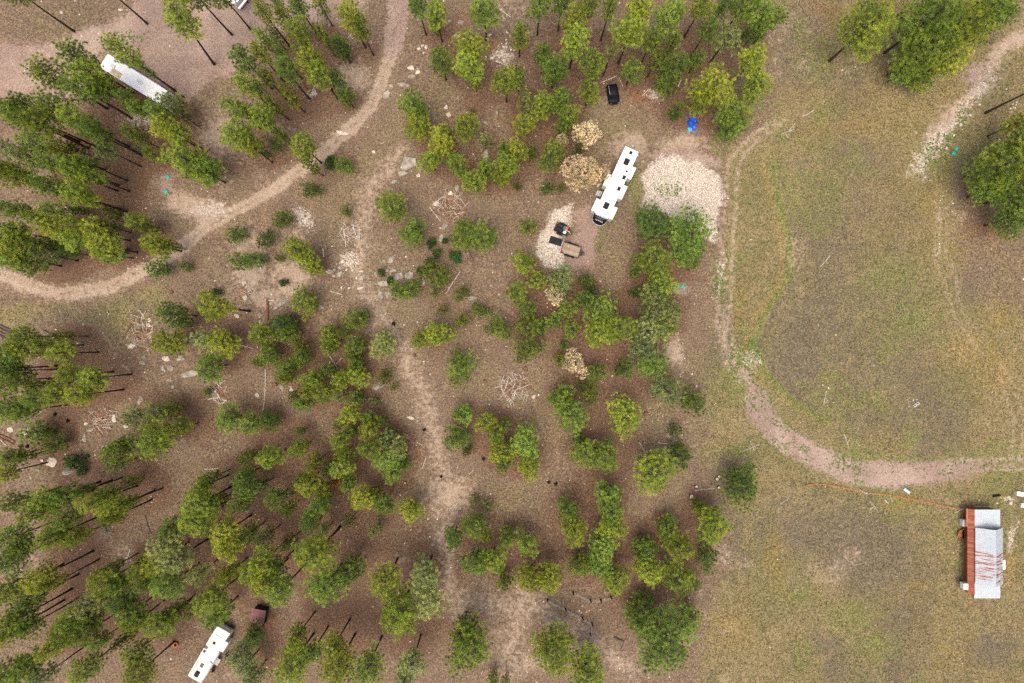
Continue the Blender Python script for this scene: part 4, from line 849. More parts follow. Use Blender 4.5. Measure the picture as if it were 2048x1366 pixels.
# bare grey shrub of fine twigs
p = PX(208, 1064, .8); rt = empty('bare_shrub', (p.x, p.y, gzf(p.x, p.y)))
tag(rt, 'leafless grey shrub of fine twigs between pine trunks', 'shrub')
mb = MB(); rr = random.Random(5)
for i in range(70):
    a, e, L = rr.uniform(0, 6.28), rr.uniform(.2, 1.3), rr.uniform(.9, 1.9)
    q = Vector((math.cos(a) * math.cos(e), math.sin(a) * math.cos(e), math.sin(e))) * L
    mb.tube([(0, 0, 0), q * .5 + Vector((0, 0, .1)), q], [.03, .02, .012], 3)
mb.build('twigs', M_STICK, rt)

# ------------------------------------------------------------------ boulders and stone heaps
def rock_mesh(seed, mat, flat=False, facets=0.0):
    import bmesh
    rr = random.Random(seed); bm = bmesh.new()
    bmesh.ops.create_icosphere(bm, subdivisions=2 if not flat else 2, radius=1)
    if flat:                      # bedded slab: irregular many-cornered plate with a worn rim
        bm.free(); n = rr.choice((5, 6, 6, 7)); mb = MB(); A = sorted((i + rr.uniform(-.32, .32)) * 2 * math.pi / n for i in range(n)); rad = [rr.uniform(.82, 1.22) for _ in A]; vs = []
        tilt = rr.uniform(-.10, .10)
        for f, z in ((1.05, -.8), (1.0, .18), (.90, .38), (.5, .42)):
            for a, q in zip(A, rad): vs.append((q * f * math.cos(a), q * f * math.sin(a), z + tilt * math.cos(a) * f + rr.uniform(-.05, .05)))
        vs.append((0, 0, .42))
        mb.add(vs, [(k * n + i, k * n + (i + 1) % n, k * n + n + (i + 1) % n, k * n + n + i) for k in range(3) for i in range(n)] + [(3 * n + i, 3 * n + (i + 1) % n, 4 * n) for i in range(n)])
        return mb.mesh('rock', mat)
    cuts = [(Vector((rr.uniform(-1, 1), rr.uniform(-1, 1), rr.uniform(-.2, .9))).normalized(), rr.uniform(.48, .78)) for _ in range(10)]
    for v in bm.verts:
        co = v.co.copy()
        for n, d in cuts:
            s = co.dot(n)
            if s > d: co -= n * (s - d)
        co *= 1 + rr.uniform(-.05, .05)
        if flat: co.z = max(-.5, min(.42 + .05 * rr.uniform(-1, 1), co.z))
        v.co = co
    me = bpy.data.meshes.new('rock'); bm.to_mesh(me); bm.free(); me.materials.append(mat)
    return me
RM = {'g': [rock_mesh(i, M_ROCK) for i in range(7)], 'p': [rock_mesh(20 + i, M_PALE) for i in range(6)], 'f': [rock_mesh(40 + i, M_ROCK, True) for i in range(5)]}
its = []
for x, y, w, hh, a, k in ROCKS:
    d = max(float(w), float(hh)); e = max(d / min(float(w), float(hh)), 1)
    its.append((float(x), float(y), {'g': 'grey lichened', 'p': 'pale', 'f': 'flat grey'}[k] + (' long' if e > 1.7 else '') + (' boulder' if d > 11 else ' rock' if d > 7 else ' stone')))
rl = place_labels(its); rr = random.Random(12)
for (x, y, w, hh, a, k), lab in zip(ROCKS, rl):
    x, y, w, hh, a = float(x), float(y), float(w), float(hh), float(a)
    p = PX(x, y); s = S * (.62 if k != 'f' else .50)
    o = link('boulder' if max(w, hh) > 9 else 'rock', rr.choice(RM[k]), None, (p.x, p.y, gzf(p.x, p.y) + (.04 if k == 'f' else .08)), (rr.uniform(-.1, .1), rr.uniform(-.1, .1), R(a)), (w * s, hh * s, min(w, hh) * s * (.55 if k != 'f' else .6)))
    tag(o, lab, 'rock', 'boulders lying on the forest floor')
for nm, lst, lab in (('stone_heap', HEAP_A, 'heap of pale broken stones below the narrow brush pile'), ('stone_heap', HEAP_B, 'heap of large pale stones under the pines by the track top'),
                     ('stone_heap', HEAP_C, 'small heap of white stones beside the leaning dark trunk'), ('stone_heap', HEAP_D, 'scatter heap of white stones between two round dark saplings')):
    cx_ = sum(q[0] for q in lst) / len(lst); cy_ = sum(q[1] for q in lst) / len(lst); c = PX(cx_, cy_)
    rt = tag(empty(nm, (c.x, c.y, gzf(c.x, c.y))), lab, 'stone heap', 'heaps of pale stones')
    for x, y, s in lst:
        p = PX(x, y)
        link('stone', rr.choice(RM['p']), rt, (p.x - c.x, p.y - c.y, .06), (rr.uniform(-.3, .3), rr.uniform(-.3, .3), rr.uniform(0, 6)), (s * S * .55 * rr.uniform(.85, 1.2), s * S * .55 * rr.uniform(.6, 1), s * S * .35))

# ------------------------------------------------------------------ fallen wood, brush piles, stumps
def stick_mesh(seed, mat, n=5):
    rr = random.Random(seed); mb = MB(); b = rr.uniform(-.06, .06); b2 = rr.uniform(-.04, .04)
    mb.tube([(-.5 + k / 4, b * math.sin(k * .9), b2 * math.sin(k * 1.3)) for k in range(5)], 1.0, n)
    return mb
def log_obj(x0, y0, x1, y1, th, mat, seed):
    a, b = PX(x0, y0), PX(x1, y1); L = (b - a).length; r = th * S / 2
    rr = random.Random(seed); mb = MB(); bend = rr.uniform(-.03, .03) * L; n = 6
    az = math.atan2(b.y - a.y, b.x - a.x)
    pts = [(-L / 2 + L * k / n, bend * math.sin(math.pi * k / n), 0) for k in range(n + 1)]
    mb.tube(pts, [r * (1.1 - .35 * k / n) * rr.uniform(.92, 1.08) for k in range(n + 1)], 7)
    if L > 1.6:
        for q in range(rr.randint(1, 3)):
            t = rr.uniform(.3, .95); px_ = -L / 2 + L * t; sgn = rr.choice((-1, 1)); l2 = rr.uniform(.15, .4) * min(L, 2)
            mb.tube([(px_, 0, 0), (px_ + l2 * .5, sgn * l2 * .7, r * .6)], [r * .45, r * .25], 5)
    c = (a + b) / 2
    o = mb.build('fallen_log' if th >= 3 else 'fallen_pole', mat, None, (c.x, c.y, gzf(c.x, c.y) + r * .85), az)
    return o
WM = {'w': M_STICK, 'r': M_REDWOOD, 'k': M_DARKWOOD}
its = []
for q in LOGS:
    x0, y0, x1, y1, th = map(float, q[:5]); L = math.hypot(x1 - x0, y1 - y0)
    its.append(((x0 + x1) / 2, (y0 + y1) / 2, '%s %s %s' % ('long' if L > 32 else 'short' if L < 16 else 'fallen', {'w': 'grey weathered', 'r': 'red-brown', 'k': 'dark'}[q[5]], 'log' if th >= 3 else 'pole')))
for i, (q, lab) in enumerate(zip(LOGS, place_labels(its))):
    tag(log_obj(*map(float, q[:5]), WM[q[5]], i), lab, 'log' if float(q[4]) >= 3 else 'branch', 'fallen wood on the ground')

STK = [stick_mesh(i, M_STICK).mesh('stick', (M_STICK, M_STICK, M_REDWOOD)[i % 3]) for i in range(9)]
for x, y, rx, ry, n, lab in PILES:
    c = PX(x, y); rt = tag(empty('brush_pile', (c.x, c.y, gzf(c.x, c.y))), lab, 'brush pile', 'piles of cut branches')
    for i in range(int(n * 1.6)):
        a, d = rr.uniform(0, 6.28), math.sqrt(rr.uniform(0, 1)) * .95
        L = rr.uniform(.5, 1.9) * (1 if rr.random() < .8 else 1.6); th = rr.uniform(.020, .055) * (1 if rr.random() < .85 else 1.7)
        link('stick', rr.choice(STK), rt, (math.cos(a) * d * rx * S, math.sin(a) * d * ry * S, .04 + rr.uniform(0, .35) * (1 - d)), (0, rr.uniform(-.18, .18), rr.gauss(a + .8, 1.0)), (L, th, th))
# rusty wire rings on one pile
for x, y, lab in ((202, 831, 'upper of two rusty wire rings on the brush pile'), (201.5, 840, 'lower of two rusty wire rings on the brush pile')):
    p = PX(x, y); mb = MB(); mb.tube([(.36 * math.cos(t * .3927), .36 * math.sin(t * .3927), .0) for t in range(17)], .045, 5)
    tag(mb.build('wire_ring', M_RUSTO, None, (p.x, p.y, gzf(p.x, p.y) + .3)), lab, 'ring', 'rusty rings')

def stump(mat_side, mat_top, r, seed):
    rr = random.Random(seed); n = 12; hgt = .35
    prof = [(1.35, -.1), (1.12, .12), (1.0, hgt)]
    side = MB(); vs = []
    wob = [rr.uniform(.88, 1.12) for _ in range(n)]
    for k, (f, z) in enumerate(prof):
        for i in range(n): vs.append((r * f * wob[i] * math.cos(i * 2 * math.pi / n), r * f * wob[i] * math.sin(i * 2 * math.pi / n), z))
    side.add(vs, [(k * n + i, k * n + (i + 1) % n, k * n + n + (i + 1) % n, k * n + n + i) for k in range(2) for i in range(n)])
    top = MB(); top.add([(r * .99 * wob[i] * math.cos(i * 2 * math.pi / n), r * .99 * wob[i] * math.sin(i * 2 * math.pi / n), hgt + rr.uniform(-.01, .02)) for i in range(n)] + [(0, 0, hgt + .01)], [(i, (i + 1) % n, n) for i in range(n)])
    return side, top
its = [(x, y, {'c': 'freshly cut pale stump', 'b': 'burnt black stump', 'r': 'rotten red-brown stump'}[k]) for x, y, s, k in STUMPS]
for i, ((x, y, s, k), lab) in enumerate(zip(STUMPS, place_labels(its))):
    p = PX(x, y, .3); rt = tag(empty('tree_stump', (p.x, p.y, gzf(p.x, p.y))), lab, 'stump', 'tree stumps')
    ms, mt = {'c': (M_BARK, M_CUT), 'b': (M_BURNT, M_BURNT), 'r': (M_DARKWOOD, M_REDWOOD)}[k]
    a, b = stump(ms, mt, s * S * .5, i)
    a.build('bark', ms, rt); b.build('cut_face', mt, rt)
    if k != 'c':        # splintered roots
        m3 = MB(); q = random.Random(i)
        for _ in range(7):
            t = q.uniform(0, 6.28); L = s * S * q.uniform(.7, 1.25)
            m3.tube([(0, 0, .16), (math.cos(t) * L * .6, math.sin(t) * L * .6, .10), (math.cos(t) * L, math.sin(t) * L, -.02)], [.07, .05, .02], 5)
        m3.build('roots', ms, rt)

exec_objects = True
# ------------------------------------------------------------------ campers
def window(mb_parent, x, y, z, w, h, side):
    m = MB(); m.box((x, y, z), (w, .03, h), 0, .01)
    return m.build('window', M_DGLASS, mb_parent)
def wheel(parent, x, y, r=.36, w=.22):
    m = MB(); m.cyl((x, y - w / 2, r), (x, y + w / 2, r), r, r, 16)
    o = m.build('wheel', M_RUBBER, parent)
    m2 = MB(); m2.cyl((x, y - w / 2 - .01, r), (x, y + w / 2 + .01, r), r * .5, r * .5, 12); m2.build('rim', M_GREY, o)
    return o
def roof_slab(L, W, z, th=.10, crown_=.05, x0=None):
    """roof with a slight camber and rounded corners"""
    m = MB(); ny_ = 8; x0 = -L / 2 if x0 is None else x0; vs = []
    xsn = [0, .03 * L, .97 * L, L]
    for i, xx in enumerate(xsn):
        ins = .05 if i in (0, 3) else 0
        for k in range(ny_ + 1):
            yy = (-.5 + k / ny_) * (W - 2 * ins); vs.append((x0 + xx, yy, z + th + crown_ * (1 - (2 * k / ny_ - 1) ** 2)))
    fs = [(i * 9 + k, i * 9 + 9 + k, i * 9 + 10 + k, i * 9 + k + 1) for i in range(3) for k in range(ny_)]
    m.add(vs, fs)
    base = [(x0, -W / 2 + .05), (x0 + .03 * L, -W / 2), (x0 + .97 * L, -W / 2), (x0 + L, -W / 2 + .05), (x0 + L, W / 2 - .05), (x0 + .97 * L, W / 2), (x0 + .03 * L, W / 2), (x0, W / 2 - .05)]
    m.prism(base, z, z + th * .98)
    return m
def seams(parent, L, W, z, xs_, mat):
    for x_ in xs_:
        m = MB(); m.box((x_, 0, z), (.05, W * .96, .03)); m.build('roof_seam', mat, parent)
def ac_unit(parent, x, y, z, mat, lx=1.0, ly=.82):
    m = MB(); m.box((x, y, z + .15), (lx, ly, .30), 0, .10); o = m.build('air_conditioner', mat, parent)
    m2 = MB()
    for k in range(5): m2.box((x - lx * .3 + k * lx * .15, y, z + .305), (.03, ly * .6, .02))
    m2.build('louvre', M_BLKMET, o)
def vent(parent, x, y, z, mat, s=.5, h=.14, s2=None):
    m = MB(); m.box((x, y, z + h / 2), (s, s2 or s, h), 0, .05); return m.build('roof_vent', mat, parent)

# --- the white fifth-wheel camper with slide-outs
p = PX(1233.3, 365.1, 3.8)
fz = math.atan2(-1012, -468)
rv = tag(empty('fifth_wheel_camper', (p.x, p.y, gzf(p.x, p.y)), fz), 'white camper trailer with slide-outs, black rounded nose and black roof vents', 'camper')
L, W = 11.7, 2.36
m = MB(); prof = [(-L / 2, .75), (-L / 2, 3.7), (L / 2, 3.7), (L / 2, 1.9), (L / 2 - 2.1, 1.9), (L / 2 - 2.25, .75)]
m.add([(x, -W / 2 + .02, z) for x, z in prof] + [(x, W / 2 - .02, z) for x, z in prof], [(0, 1, 2, 3, 4, 5), (11, 10, 9, 8, 7, 6)] + [(i, 6 + i, 6 + (i + 1) % 6, (i + 1) % 6) for i in range(6)])
m.build('wall', M_WALLW, rv)
rf = roof_slab(L, W, 3.7).build('roof', M_WHITE, rv, smooth=False)
# rounded black nose: half ellipses in plan stacked down a curved profile
lev = [(3.80, .05), (3.74, .35), (3.58, .68), (3.30, .98), (2.95, 1.18), (2.5, 1.30), (2.1, 1.28), (1.92, 1.15)]
m = MB(); vs = []; n = 14
for z, e in lev:
    for k in range(n + 1):
        t = -math.pi / 2 + math.pi * k / n
        vs.append((L / 2 + e * max(0, math.cos(t)) ** .8, W / 2 * .985 * math.copysign(abs(math.sin(t)) ** .75, math.sin(t)), z))
fs = [(a * (n + 1) + k, (a + 1) * (n + 1) + k, (a + 1) * (n + 1) + k + 1, a * (n + 1) + k + 1) for a in range(len(lev) - 1) for k in range(n)]
fs += [tuple(range(n, -1, -1)), tuple(range((len(lev) - 1) * (n + 1), len(lev) * (n + 1)))]
m.add(vs, fs); cap = m.build('front_cap', M_BLACK, rv, smooth=True)
m = MB(); tr_ = [(L / 2 + 1.315 * max(0, math.cos(t)) ** .8, W / 2 * .995 * math.copysign(abs(math.sin(t)) ** .75, math.sin(t)), 2.5) for t in (-math.pi / 2 + math.pi * k / 16 for k in range(17))]
m.tube(tr_, .025, 5); m.build('trim', M_WALLW, cap)
# lettering on the nose
tc = bpy.data.curves.new('lettering', 'FONT'); tc.body = 'ALPINE'; tc.size = .33; tc.align_x = 'CENTER'; tc.align_y = 'CENTER'; tc.extrude = .012; tc.space_character = 1.25
to = bpy.data.objects.new('lettering', tc); COL.objects.link(to)
dg = bpy.context.evaluated_depsgraph_get(); tme = bpy.data.meshes.new_from_object(to.evaluated_get(dg)); bpy.data.objects.remove(to)
tme.materials.clear(); tme.materials.append(M_LETTER)
lt = link('lettering', tme, cap, (L / 2 + .82, 0, 3.53), None)
up = Vector((-.72, 0, .69)); ax = Vector((0, 1, 0)); nn = ax.cross(up)
lt.rotation_euler = Matrix((ax, up, nn)).transposed().to_euler()
m = MB(); m.box((L / 2 + .04, 0, 3.86), (.30, W * .84, .05), 0, .02); m.build('roof_edge', M_GREYG, rv)
zr = 3.84
seams(rf, L, W, 3.815, [-3.9, -1.3, 1.4, 4.0], M_WALLW)
def rvlocal(zx, zy, z):
    """zoomed-view pixel of the camper to its own frame"""
    q = PX(1160 + zx / 7.588, 280 + zy / 7.588, z); d = Vector((q.x - p.x, q.y - p.y)); c_, s_ = math.cos(fz), math.sin(fz)
    return d.x * c_ + d.y * s_, -d.x * s_ + d.y * c_
for zx, zy, kind in ((770, 195, 'v'), (705, 335, 'a'), (708, 478, 'r'), (668, 570, 's'), (590, 742, 's'), (397, 1000, 'a')):
    lx, ly = rvlocal(zx, zy, zr)
    if kind == 'a': ac_unit(rv, lx, ly, zr, M_BLKPL, 1.05, .82)
    elif kind == 'r':
        m = MB(); m.cyl((lx, ly, zr - .05), (lx, ly, zr + .12), .19, .15, 14); m.build('roof_vent', M_BLKPL, rv)
    else: vent(rv, lx, ly, zr, M_BLKPL, .52 if kind == 'v' else .66, .14, .48 if kind == 'v' else .5)
for zx, zy in ((690, 215), (600, 540), (622, 517), (475, 832), (775, 348), (665, 635)):
    lx, ly = rvlocal(zx, zy, zr); m = MB(); m.cyl((lx, ly, zr - .06), (lx, ly, zr + .08), .07, .06, 10); m.build('plumbing_vent', M_WALLW, rv)
for zx, zy, ln in ((392, 600, 2.0), (232, 983, 2.05)):
    lx, ly = rvlocal(zx, zy, 3.1); sg = math.copysign(1, ly); yy = sg * (W / 2 + .29)
    m = MB(); m.box((lx, yy, 1.95), (ln, .62, 2.26)); sl = m.build('slide_out', M_WALLW, rv)
    m = MB(); m.box((lx, sg * (W / 2 + .31), 3.115), (ln + .06, .68, .05)); m.build('slide_roof', M_WALLW, sl)
    m = MB(); m.box((lx, yy + sg * .32, 2.1), (ln * .55, .02, .7)); m.build('window', M_DGLASS, sl)
for zx, zy, ln in ((790, 505, 2.0), (650, 795, 2.25), (515, 1115, 2.0)):
    lx, ly = rvlocal(zx, zy, 3.1); sg = math.copysign(1, ly); yy = sg * (W / 2 + .33)
    m = MB(); m.box((lx, yy, 1.95), (ln, .70, 2.26)); sl = m.build('slide_out', M_WALLW, rv)
    m = MB(); m.box((lx, sg * (W / 2 + .35), 3.115), (ln + .06, .76, .05)); m.build('slide_roof', M_WALLW, sl)
    m = MB(); m.box((lx, yy + sg * .36, 2.1), (ln * .55, .02, .7)); m.build('window', M_DGLASS, sl)
lx, ly = rvlocal(275, 805, .5); sg = math.copysign(1, ly)
st = MB()
for k in range(3): st.box((lx, sg * (W / 2 + .28 + k * .30), .62 - k * .2), (.85, .27, .04))
for q in (-.42, .42): st.tube([(lx + q, sg * (W / 2 + .1), .75), (lx + q, sg * (W / 2 + 1.05), .1)], .03, 5)
st.build('entry_steps', M_GREY, rv)
m = MB(); m.box((lx, sg * (W / 2 + .002), 1.8), (.75, .04, 1.95)); m.build('door', M_GREY, rv)
for x_ in (-2.6, -1.7, -.8):
    for s_ in (-1, 1): wheel(rv, x_, s_ * (W / 2 - .18))
m = MB(); m.box((-.4, 0, .68), (L - 2.4, W * .8, .16)); m.build('chassis', M_BLKMET, rv)
for s_ in (-.8, .8):
    m = MB(); m.cyl((L / 2 - 1.2, s_, 0), (L / 2 - 1.2, s_, 1.9), .05, .05, 8); m.build('landing_leg', M_BLKMET, rv)
lx, ly = rvlocal(700, 165, zr); m = MB()
for q in (-.2, .2): m.tube([(-L / 2 + .35, ly + q, 3.9), (-L / 2 - .05, ly + q, 4.0), (-L / 2 - .09, ly + q, 3.6), (-L / 2 - .09, ly + q, 1.2)], .02, 5)
for k in range(7): m.tube([(-L / 2 - .09, ly - .2, 1.4 + k * .35), (-L / 2 - .09, ly + .2, 1.4 + k * .35)], .016, 5)
m.build('ladder', M_GREY, rv)

# --- cream camper at the lower left
p2 = PX(416, 1311.5, 3.0); f2 = math.atan2(765, 445)
rv2 = tag(empty('travel_trailer', (p2.x, p2.y, gzf(p2.x, p2.y)), f2), 'cream camper trailer with dark square roof hatches, partly under pines', 'camper')
L2, W2 = 8.9, 2.42
m = MB(); prof = [(-L2 / 2, .6), (-L2 / 2, 2.9), (L2 / 2 - .9, 2.9), (L2 / 2, 2.35), (L2 / 2 + .15, 1.5), (L2 / 2 - .1, .6)]
m.add([(x, -W2 / 2 + .02, z) for x, z in prof] + [(x, W2 / 2 - .02, z) for x, z in prof], [(0, 1, 2, 3, 4, 5), (11, 10, 9, 8, 7, 6)] + [(i, 6 + i, 6 + (i + 1) % 6, (i + 1) % 6) for i in range(6)])
m.build('wall', M_WALLW, rv2)
roof_slab(L2 - .95, W2, 2.9, .08, .04, -L2 / 2).build('roof', M_CREAM, rv2)
m = MB(); m.add([(L2 / 2 - .92, -W2 / 2, 2.96), (L2 / 2 - .92, W2 / 2, 2.96), (L2 / 2 + .02, W2 / 2, 2.38), (L2 / 2 + .02, -W2 / 2, 2.38), (L2 / 2 - .92, -W2 / 2, 2.9), (L2 / 2 - .92, W2 / 2, 2.9), (L2 / 2, W2 / 2, 2.33), (L2 / 2, -W2 / 2, 2.33)], [(0, 3, 2, 1), (4, 5, 6, 7), (0, 4, 7, 3), (1, 2, 6, 5), (2, 3, 7, 6)])
m.build('nose_panel', M_WHITE, rv2)
def rv2local(zx, zy, z=3.0):
    q = PX(360 + zx / 8.23, 1200 + zy / 8.23, z); d = Vector((q.x - p2.x, q.y - p2.y)); c_, s_ = math.cos(f2), math.sin(f2)
    return d.x * c_ + d.y * s_, -d.x * s_ + d.y * c_
for zx, zy, s, s2, mt in ((560, 710, .44, .44, M_BLKPL), (428, 782, .48, .52, M_DGLASS), (400, 845, .40, .38, M_BLKPL), (358, 1078, .70, .52, M_DGLASS)):
    a, b = rv2local(zx, zy); vent(rv2, a, b, 3.0, mt, s, .10, s2)
a, b = rv2local(280, 1218); ac_unit(rv2, a, b, 3.0, M_BLKPL, .95, .72)
a, b = rv2local(500, 1040); m = MB(); m.cyl((a, b, 2.96), (a, b, 3.16), .34, .22, 18); m.build('satellite_dome', M_GREY, rv2)
a, b = rv2local(310, 985); a2, b2 = rv2local(255, 1105); m = MB(); m.tube([(a, b, 3.05), (a2, b2, 3.05)], .025, 5); m.build('antenna', M_BLKMET, rv2)
for zx, zy in ((545, 818), (507, 958), (447, 1045)):
    a, b = rv2local(zx, zy); m = MB(); m.cyl((a, b, 2.95), (a, b, 3.09), .05, .05, 8); m.build('plumbing_vent', M_BLKMET, rv2)
a, b = rv2local(735, 765, 2.4); m = MB(); m.box((a, -(W2 / 2 + .24), 1.75), (1.7, .5, 1.7)); so = m.build('slide_out', M_WALLW, rv2)
m = MB(); m.box((a, -(W2 / 2 + .25), 2.63), (1.75, .54, .05)); m.build('slide_roof', M_WHITE, so)
m = MB(); m.cyl((-L2 / 2 + .5, -(W2 / 2 + .07), 2.75), (L2 / 2 - 3.4, -(W2 / 2 + .07), 2.75), .07, .07, 8); m.build('awning_roll', M_GREY, rv2)
for x_ in (-.9, 0):
    for s_ in (-1, 1): wheel(rv2, x_, s_ * (W2 / 2 - .18))
m = MB(); m.tube([(L2 / 2 - .3, -.7, .5), (L2 / 2 + 1.1, 0, .5), (L2 / 2 - .3, .7, .5)], .05, 5); m.build('hitch', M_BLKMET, rv2)
m = MB(); m.box((-.6, 0, .56), (L2 - 1.6, W2 * .8, .1)); m.build('chassis', M_BLKMET, rv2)
# camp table beside it
q = PX(360 + 608 / 8.23, 1200 + 1020 / 8.23, .75); tb = tag(empty('camp_table', (q.x, q.y, gzf(q.x, q.y)), f2), 'pale patterned camp table standing beside the cream camper', 'table')
m = MB(); m.box((0, 0, .74), (1.15, .72, .05), 0, .015); m.build('table_top', simple('patterned_table_top', (.55, .52, .45), .7, .3, .55, 6.0), tb)
for a in (-.5, .5):
    for b in (-.3, .3): m = MB(); m.cyl((a, b, 0), (a, b, .72), .02, .02, 6); m.build('leg', M_GREY, tb)
for zx, zy, lab in ((775, 890, 'small dark folding chair right of the cream camper'), (545, 1140, 'dark folding chair below the camp table')):
    q = PX(360 + zx / 8.23, 1200 + zy / 8.23, .4); ch = tag(empty('camp_chair', (q.x, q.y, gzf(q.x, q.y)), f2 + .8), lab, 'chair', 'camp chairs')
    m = MB(); m.box((0, 0, .42), (.48, .5, .05), 0, .02); m.build('seat', M_BLKPL, ch)
    m = MB(); m.box((-.25, 0, .72), (.05, .5, .5), 0, .02); m.build('backrest', M_BLKPL, ch)
    for a in (-.2, .2):
        for b in (-.22, .22): m = MB(); m.cyl((a, b, 0), (a, b, .42), .015, .015, 6); m.build('leg', M_GREY, ch)

# --- long white motorhome at the upper left
p3 = PX(272.3, 161.1, 3.0); f3 = math.atan2(-705, 1140)
rv3 = tag(empty('motorhome', (p3.x, p3.y, gzf(p3.x, p3.y)), f3), 'long white motorhome with sloping grey windscreen, half hidden by pines', 'motorhome')
L3, W3 = 12.3, 2.5
m = MB(); prof = [(-L3 / 2, .5), (-L3 / 2, 2.95), (L3 / 2 - .95, 2.95), (L3 / 2 - .15, 1.7), (L3 / 2, 1.3), (L3 / 2 - .05, .5)]
m.add([(x, -W3 / 2 + .02, z) for x, z in prof] + [(x, W3 / 2 - .02, z) for x, z in prof], [(0, 1, 2, 3, 4, 5), (11, 10, 9, 8, 7, 6)] + [(i, 6 + i, 6 + (i + 1) % 6, (i + 1) % 6) for i in range(6)])
m.build('wall', M_WALLW, rv3)
roof_slab(L3 - 1.0, W3, 2.95, .08, .05, -L3 / 2).build('roof', M_WHITE, rv3)
m = MB(); A_, B_ = Vector((L3 / 2 - .92, 0, 2.96)), Vector((L3 / 2 - .10, 0, 1.70)); nrm = Vector((.84, 0, .54)) * .02
vs = [A_ + nrm + Vector((0, s, 0)) for s in (-W3 / 2 + .1, W3 / 2 - .1)] + [B_ + nrm + Vector((0, s, 0)) for s in (W3 / 2 - .1, -W3 / 2 + .1)]
m.add(vs + [v - nrm * .9 for v in vs], [(0, 3, 2, 1), (4, 5, 6, 7), (0, 1, 5, 4), (1, 2, 6, 5), (2, 3, 7, 6), (3, 0, 4, 7)]); ws = m.build('windscreen', M_GREYG, rv3)
for s in (-.55, .45):
    m = MB(); m.tube([B_ + nrm * 2 + Vector((.0, s, .02)), A_ * .65 + B_ * .35 + nrm * 2.5 + Vector((0, s + .35, 0))], .018, 5); m.build('wiper', M_BLKMET, ws)
def rv3local(zx, zy, z=3.05):
    q = PX(180 + zx / 8.54, 80 + zy / 8.54, z); d = Vector((q.x - p3.x, q.y - p3.y)); c_, s_ = math.cos(f3), math.sin(f3)
    return d.x * c_ + d.y * s_, -d.x * s_ + d.y * c_
a, b = rv3local(845, 715); ac_unit(rv3, a, b, 3.04, M_WHITE, .95, .75)
a, b = rv3local(390, 450); ac_unit(rv3, a, b, 3.02, M_WHITE, .8, .6)
a, b = rv3local(1140, 910); vent(rv3, a, b, 3.04, M_GREY, .4, .1)
a, b = rv3local(450, 575); m = MB(); m.box((a - .1, -W3 / 2 + .56, 3.035), (1.9, .95, .11), 0, .03); m.build('roof_patch', M_TAN, rv3)
for x_ in (L3 / 2 - 2.2, -L3 / 2 + 3.2):
    for s_ in (-1, 1): wheel(rv3, x_, s_ * (W3 / 2 - .18), .45, .28)
m = MB(); m.cyl((-L3 / 2 + 1.5, W3 / 2 + .06, 2.7), (L3 / 2 - 2.5, W3 / 2 + .06, 2.7), .07, .07, 8); m.build('awning_roll', M_GREY, rv3)
for k in range(4):
    for s_ in (-1, 1): m = MB(); m.box((-4.2 + k * 2.3, s_ * (W3 / 2 - .01), 1.95), (1.2, .03, .6)); m.build('window', M_DGLASS, rv3)

# --- white box trailer cut by the top edge
p4 = PX(481, -14, 2.3); f4 = math.atan2(185, 150)
bt = tag(empty('box_trailer', (p4.x, p4.y, gzf(p4.x, p4.y)), f4), 'white roofed box trailer with side awning cut by the top edge', 'trailer')
m = MB(); m.box((.2, .25, 1.3), (4.4, 1.5, 1.9), 0, .05); m.build('body', M_WALLW, bt)
m = MB()
for k in range(4): m.box((-1.55 + k * 1.12, .25, 2.28), (1.10, 1.56, .05), 0, .01)
m.build('roof', M_WHITE, bt)
m = MB(); m.box((.1, -1.12, 1.9), (4.4, .34, .05)); m.build('awning', M_WHITE, bt)
for a in (-1.9, .2, 2.1): m = MB(); m.cyl((a, -1.12, 0), (a, -1.12, 1.88), .03, .03, 6); m.build('awning_post', M_GREY, bt)
for s_ in (-.55, 1.05): wheel(bt, .1, s_, .33, .2)

# ------------------------------------------------------------------ trailers by the camper
pz = PX(1141.9, 499.9, .6); ft = math.atan2(-155, 485)
tr = tag(empty('flatbed_trailer', (pz.x, pz.y, gzf(pz.x, pz.y)), ft), 'black steel trailer with weathered wooden plank deck beside white gravel', 'trailer')
TL, TW = 3.05, 1.9
m = MB()
for s_ in (-1, 1): m.box((0, s_ * (TW / 2 - .04), .62), (TL, .08, .12)); m.box((0, s_ * (TW / 2 - .04), .95), (TL, .05, .05))
for s_ in (-1, 1): m.box((s_ * (TL / 2 - .04), 0, .62), (.08, TW - .17, .12))
for a in (-1.48, -.5, .5, 1.48):
    for s_ in (-1, 1): m.box((a, s_ * (TW / 2 - .04), .80), (.05, .05, .28))
m.box((TL / 2 - .03, 0, .95), (.05, TW - .1, .05)); m.box((0, 0, .50), (TL - .3, .1, .1)); m.box((0, .6, .50), (TL - .3, .08, .1)); m.box((0, -.6, .50), (TL - .3, .08, .1))
m.build('frame', M_BLKMET, tr)
pl = MB(); pl.box((0, 0, 0), (TL - .18, .158, .05), 0, .006); plm = pl.mesh('plank', M_DECK)
for k in range(10): link('plank', plm, tr, (0, -.80 + k * .178, .62 + .006 * math.sin(k * 7)), (0, 0, .004 * math.sin(k * 3)))
m = MB(); m.tube([(TL / 2 - .1, .62, .52), (TL / 2 + .95, 0, .52), (TL / 2 - .1, -.62, .52)], .06, 6); m.box((TL / 2 + .3, 0, .57), (.36, .5, .08)); m.build('tongue', M_BLKMET, tr)
m = MB(); m.cyl((TL / 2 + .95, 0, .52), (TL / 2 + .95, 0, .72), .07, .05, 10); m.build('coupler', M_GREY, tr)
